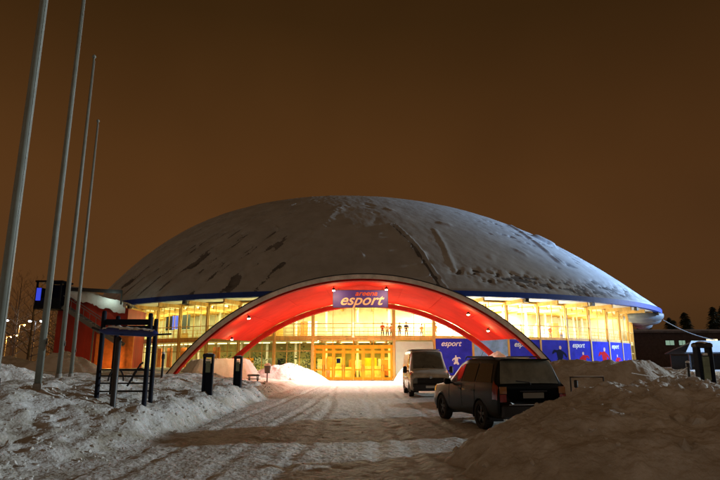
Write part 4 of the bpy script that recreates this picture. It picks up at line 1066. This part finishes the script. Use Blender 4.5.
for s, ins, top, legs, lift, h_, lab in (
    (6.55, 1.25, C_red, C_grey, .6, .80, 'person in a red jacket at the gallery railing above the doors, leftmost of the three'),
    (7.05, 1.5, C_white, C_nav, .2, .76, 'person in a white jersey above the doors, between a red and a pink top'),
    (7.4, 1.2, C_pink, C_grey, .7, .74, 'person in a pink top at the railing, just left of the timber column'),
    (8.25, 1.3, C_green, C_nav, .5, .80, 'person in a dark green coat right of the timber column above the doors'),
    (8.95, 1.5, C_nav, C_grey, .3, .84, 'person in a navy coat beside the one in the green coat'),
    (10.45, 1.3, C_or, C_grey, .7, .73, 'person in an orange jacket standing alone in the gallery above the pale panel'),
    (11.9, 1.4, C_or, C_nav, .2, .80, 'person in an orange jacket above the first blue poster, right of the lone one'),
    (21.6, 1.4, C_pink, C_grey, .4, .80, 'person in a pink top behind the bright upper windows right of the arch'),
    (25.7, 1.5, C_red, C_grey, .3, .80, 'person in a red jacket behind the bright upper windows, above the large red player poster'),
    (27.2, 1.3, C_white, C_nav, .6, .77, 'person in a white jersey at the gallery railing, rightmost of those in the windows')):
    PI_N = int(s * 10); p, a = at_facade(s, ins); person((p.x, p.y, GF), a + [0, .5, -.4, .2, -.7, .1, .6, -.3, .4, 0][PI_N % 10], lab, top, legs, lift=lift, h=h_)

# ------------------------------------------------------------------ trees
def branchy(mb, p, d, L, r, lvl, rn):
    n = 4; pts = [p]; rs = [r]; q = p.copy(); dd = d.copy()
    for k in range(n):
        dd = (dd + Vector((rn.normal(), rn.normal(), rn.normal() * .6)) * .10).normalized(); q = q + dd * (L / n); pts.append(q.copy()); rs.append(r * (1 - .6 * (k + 1) / n))
    mb.tube(pts, rs, 5 if lvl < 2 else 3, caps=False)
    if lvl >= 4: return
    nb = (9, 6, 5, 4)[lvl]
    for k in range(nb):
        t = .25 + .75 * (k + rn.random()) / nb; i = min(int(t * n), n - 1); b = pts[i].lerp(pts[i + 1], t * n - i)
        a = rn.uniform(0, 2 * PI); side = Vector((math.cos(a), math.sin(a), .55 + .4 * rn.random())).normalized()
        nd = (dd * .45 + side * .8).normalized(); branchy(mb, b, nd, L * rn.uniform(.32, .5) * (1.05 - .35 * t), max(.008, r * .42 * (1 - .4 * t)), lvl + 1, rn)
GT1 = 'bare winter trees beyond the flagpoles'
protos = []
def bare_tree(x_, y_, hh, seed, lab):
    rn = np.random.default_rng(seed); t = empty('bare_tree', (x_, y_, gz(x_, y_) - .1), label=lab, cat='tree', group=GT1)
    m = MB(); m.tube([(0, 0, 0), (.05, 0, hh * .3), (0, .05, hh * .6), (0, 0, hh * .98)], [.17, .13, .08, .02], 8); m.build('trunk', M_trunk, t, smooth=True)
    m = MB()
    for k in range(30):
        z_ = hh * (.12 + .86 * k / 30); a = k * 2.4 + rn.random(); up = .5 + .5 * k / 30
        branchy(m, Vector((0, 0, z_)), Vector((math.cos(a), math.sin(a), up)).normalized(), hh * (.36 - .24 * k / 30), .06 * (1.1 - k / 33), 2, rn)
    m.build('crown', M_trunk, t)
for k, (x_, y_, hh, lab) in enumerate([(-41, 62, 9.5, 'bare tree at the left edge, behind the nearest flagpole, with a thick crown'), (-45, 74, 12, 'tall bare tree behind the white street lamp at the left edge'), (-39.5, 68, 10.5, 'bare tree left of the red stair tower, its top highest there'),
        (-36.6, 70, 8.5, 'lower bare tree right of the highest one, near the blue lit platform'), (-47, 86, 12.5, 'distant bare tree between the two lamps at the left'), (-34.0, 64, 7.5, 'small bare tree just left of the red stair tower wall'), (-42.5, 80, 10, 'thin distant bare tree beside the amber lamp'), (-49, 80, 11, 'bare tree at the far left edge, partly hidden by the nearest flagpole'), (-44.5, 66, 8, 'low spreading bare tree in front of the fence at the left edge'), (-46.5, 94, 12, 'farthest bare tree, seen between the first two flagpoles low over the fence'), (-38.5, 76, 9.5, 'distant bare tree just left of the blue lit platform')]):
    bare_tree(x_, y_, hh, 100 + k, lab)
def conifer(x_, y_, hh, seed, lab):
    rn = np.random.default_rng(seed); t = empty('conifer', (x_, y_, 0), label=lab, cat='tree', group='dark conifers beyond the low building')
    MB().tube([(0, 0, 0), (0, 0, hh * .95)], [.22, .03], 7).build('trunk', M_trunk, t)
    m = MB()
    for k in range(1800):
        z_ = hh * (.12 + .88 * rn.random() ** 1.1); rad = hh * .27 * (1 - z_ / hh) ** .75 + .2; a = rn.uniform(0, 2 * PI); rr_ = rad * math.sqrt(rn.random()) * rn.uniform(.7, 1.15)
        q = Vector((math.cos(a) * rr_, math.sin(a) * rr_, z_ - rr_ * .3)); o1 = Vector((math.cos(a), math.sin(a), -.45)) * rn.uniform(.3, .8); o2 = Vector((-math.sin(a), math.cos(a), rn.normal() * .3)) * rn.uniform(.08, .28)
        m.quad(q - o1 * .4, q + o2, q + o1, q - o2)
    m.build('crown', M_needle, t)
for k, (x_, y_, hh, lab) in enumerate([(72, 130, 11, 'dark conifer just right of the arena roof edge'), (76, 132, 13, 'dark conifer second from the arena, taller than its left neighbour'), (80, 128, 11, 'mid-height dark conifer above the snowy cable'), (84, 134, 14.5, 'tall dark conifer above the middle of the low building'),
        (88.5, 130, 12, 'dark conifer above the bright square window'), (67.5, 150, 10.5, 'small distant conifer beside the white ventilation housings'), (81, 148, 13, 'distant conifer seen between two nearer ones'),
        (97, 128, 14, 'broad dark conifer at the right edge of the picture'), (74, 146, 12, 'distant conifer behind the two nearest the arena'), (94, 146, 16, 'distant tallest conifer near the right edge'), (92, 127, 10, 'low dark conifer just above the snowy roof, left of the pillar'),
        (70, 142, 10, 'low conifer half hidden behind the one nearest the arena'), (87, 150, 13, 'distant conifer behind the tall one over the low building'), (100.5, 138, 15, 'dark conifer right of the pillar cap')]):
    conifer(x_, y_, hh, 200 + k, lab)

# ------------------------------------------------------------------ lamps, fences and buildings beyond
def street_lamp(x_, y_, h, m_, col, e, lab, double=False, cat='street lamp'):
    s = empty('street_lamp', (x_, y_, gz(x_, y_) - .1), label=lab, cat=cat, group='street lamps beyond the trees at the left')
    MB().tube([(0, 0, 0), (0, 0, h)], [.08, .05], 8).build('pole', M_dark, s)
    for sg in ((-1, 1) if double else (1,)):
        MB().tube([(0, 0, h), (sg * .5, 0, h + .12)], .03, 6).build('arm', M_dark, s)
        hd_ = MB().rbox((sg * .75, 0, h + .12), (.6, .28, .14), .04).build('lamp_head', M_dark, s)
        MB().lathe([(0, -.16), (.13, -.12), (.18, -.02), (.18, .03), (0, .03)], (sg * .75, -.02, h + .04), 14).build('lens', m_, hd_, smooth=True)
        lamp('street_light', 'POINT', (x_ + sg * .75, y_, gz(x_, y_) + h - .35), e, col, .15)
street_lamp(-44.5, 70, 5.7, M_lensc, (.85, .92, 1), 120, 'street lamp with a single white light at the left edge')
street_lamp(-56, 90, 4.6, M_lensa, (1, .42, .08), 6000, 'amber street lamp low at the left edge')
street_lamp(-42.5, 74, 5.9, M_lensc, (.85, .92, 1), 120, 'double white street lamp behind the second flagpole', True)
street_lamp(-53, 88, 6.3, M_lensa, (1, .5, .12), 6000, 'amber street lamp between the white ones')
street_lamp(-44, 92, 3.6, M_lensa, (1, .45, .1), 5000, 'low amber street lamp behind the third flagpole')
street_lamp(-60, 98, 5.2, M_lensa, (1, .45, .1), 6000, 'distant amber street lamp farthest left')
def slat_fence(x0, y0, x1, y1, h, lab, m_):
    f = empty('fence', (x0, y0, 0), label=lab, cat='fence'); d = Vector((x1 - x0, y1 - y0, 0)); L = d.length; u = d.normalized(); rz = math.atan2(u.y, u.x); m = MB()
    for z_ in np.linspace(.3, h, 5): m.box(u * (L / 2) + Vector((0, 0, z_)), (L, .04, .07), rz)
    m.build('rail', m_, f)
    n = int(L / 2.5)
    for k in range(n + 1): MB().box(u * (L * k / n) + Vector((0, 0, h / 2)), (.09, .09, h + .3), rz).build('post', m_, f)
slat_fence(-62, 92, -33, 78, 1.9, 'low dark fence below the lamps and bare trees at the left', M_trunk)

bd = empty('low_building', (75, 108, 0), label='long dark brick building with small lit windows, right of the arena', cat='building')
MB().box((0, 0, 3.4), (52, 12, 6.8)).build('wall', M_brick, bd)
MB().box((0, -.2, 6.95), (53, 13, .35)).build('roof', M_roofmetal, bd)
MB().box((0, -.2, 7.24), (52.6, 12.6, .22)).build('roof_snow', M_roofsnow, bd)
for k, (x_, w_, mm) in enumerate(((-19.5, 1.5, M_litwing), (-17.3, 1.1, M_litwing), (-15.0, 1.3, M_litwing), (-11.9, 2.0, M_litwin), (-7.4, 1.4, M_pdk), (-4.0, 1.4, M_pdk), (-.6, 1.4, M_litwing), (3, 1.4, M_pdk), (6.5, 1.4, M_litwin))):
    f = MB().box((x_, -6.02, 5.0), (w_ + .2, .1, 1.5 if mm == M_litwin else 1.1)).build('window', M_dark, bd)
    MB().box((x_, -6.09, 5.0), (w_, .03, 1.3 if mm == M_litwin else .8)).build('pane', mm, f)
    MB().box((x_, -6.11, 5.0), (.05, .03, 1.3 if mm == M_litwin else .8)).build('glazing_bar', M_dark, f)
sh = empty('open_shed', (47, 68, 0), R(-8), 'long low shed with a pale snow covered pitched roof, before the brick building', 'shed')
MB().prism([(-9, -3, 2.6), (13, -3, 2.6), (13, 0, 3.9), (-7, 0, 3.9)], (0, 0, .14)).build('roof', M_dark, sh)
MB().prism([(-8.8, -3, 2.75), (13, -3, 2.75), (13, 0, 4.05), (-6.9, 0, 4.05)], (0, 0, .10)).build('roof_snow', M_roofsnow, sh)
MB().prism([(-7, 0, 3.9), (13, 0, 3.9), (13, 3, 2.6), (-9, 3, 2.6)], (0, 0, .14)).build('rear_roof', M_dark, sh)
for x_ in (-8.4, -3, 2.5, 8, 12.6):
    for y_ in (-2.7, 2.7): MB().box((x_, y_, 1.3), (.16, .16, 2.7)).build('post', M_dark, sh)
MB().box((0, 2.6, 1.2), (17, .1, 2.4)).build('back_wall', M_dark, sh)
m = MB(); A_ = Vector(ell(-.56, -.1, 6.7)); B_ = Vector((42.5, 68, 4.2)); m.tube([A_.lerp(B_, k / 12) - Vector((0, 0, .35 * math.sin(PI * k / 12))) for k in range(13)], .05, 6)
tag(m.build('cable', mat('snowy_cable', (.16, .15, .14), .7)), 'snow covered cable running down from the arena eaves to the shed', 'cable')

SC.render.engine = 'CYCLES'
SC.cycles.use_denoising = True
SC.cycles.max_bounces = 6; SC.cycles.transparent_max_bounces = 12; SC.cycles.caustics_reflective = False; SC.cycles.caustics_refractive = False
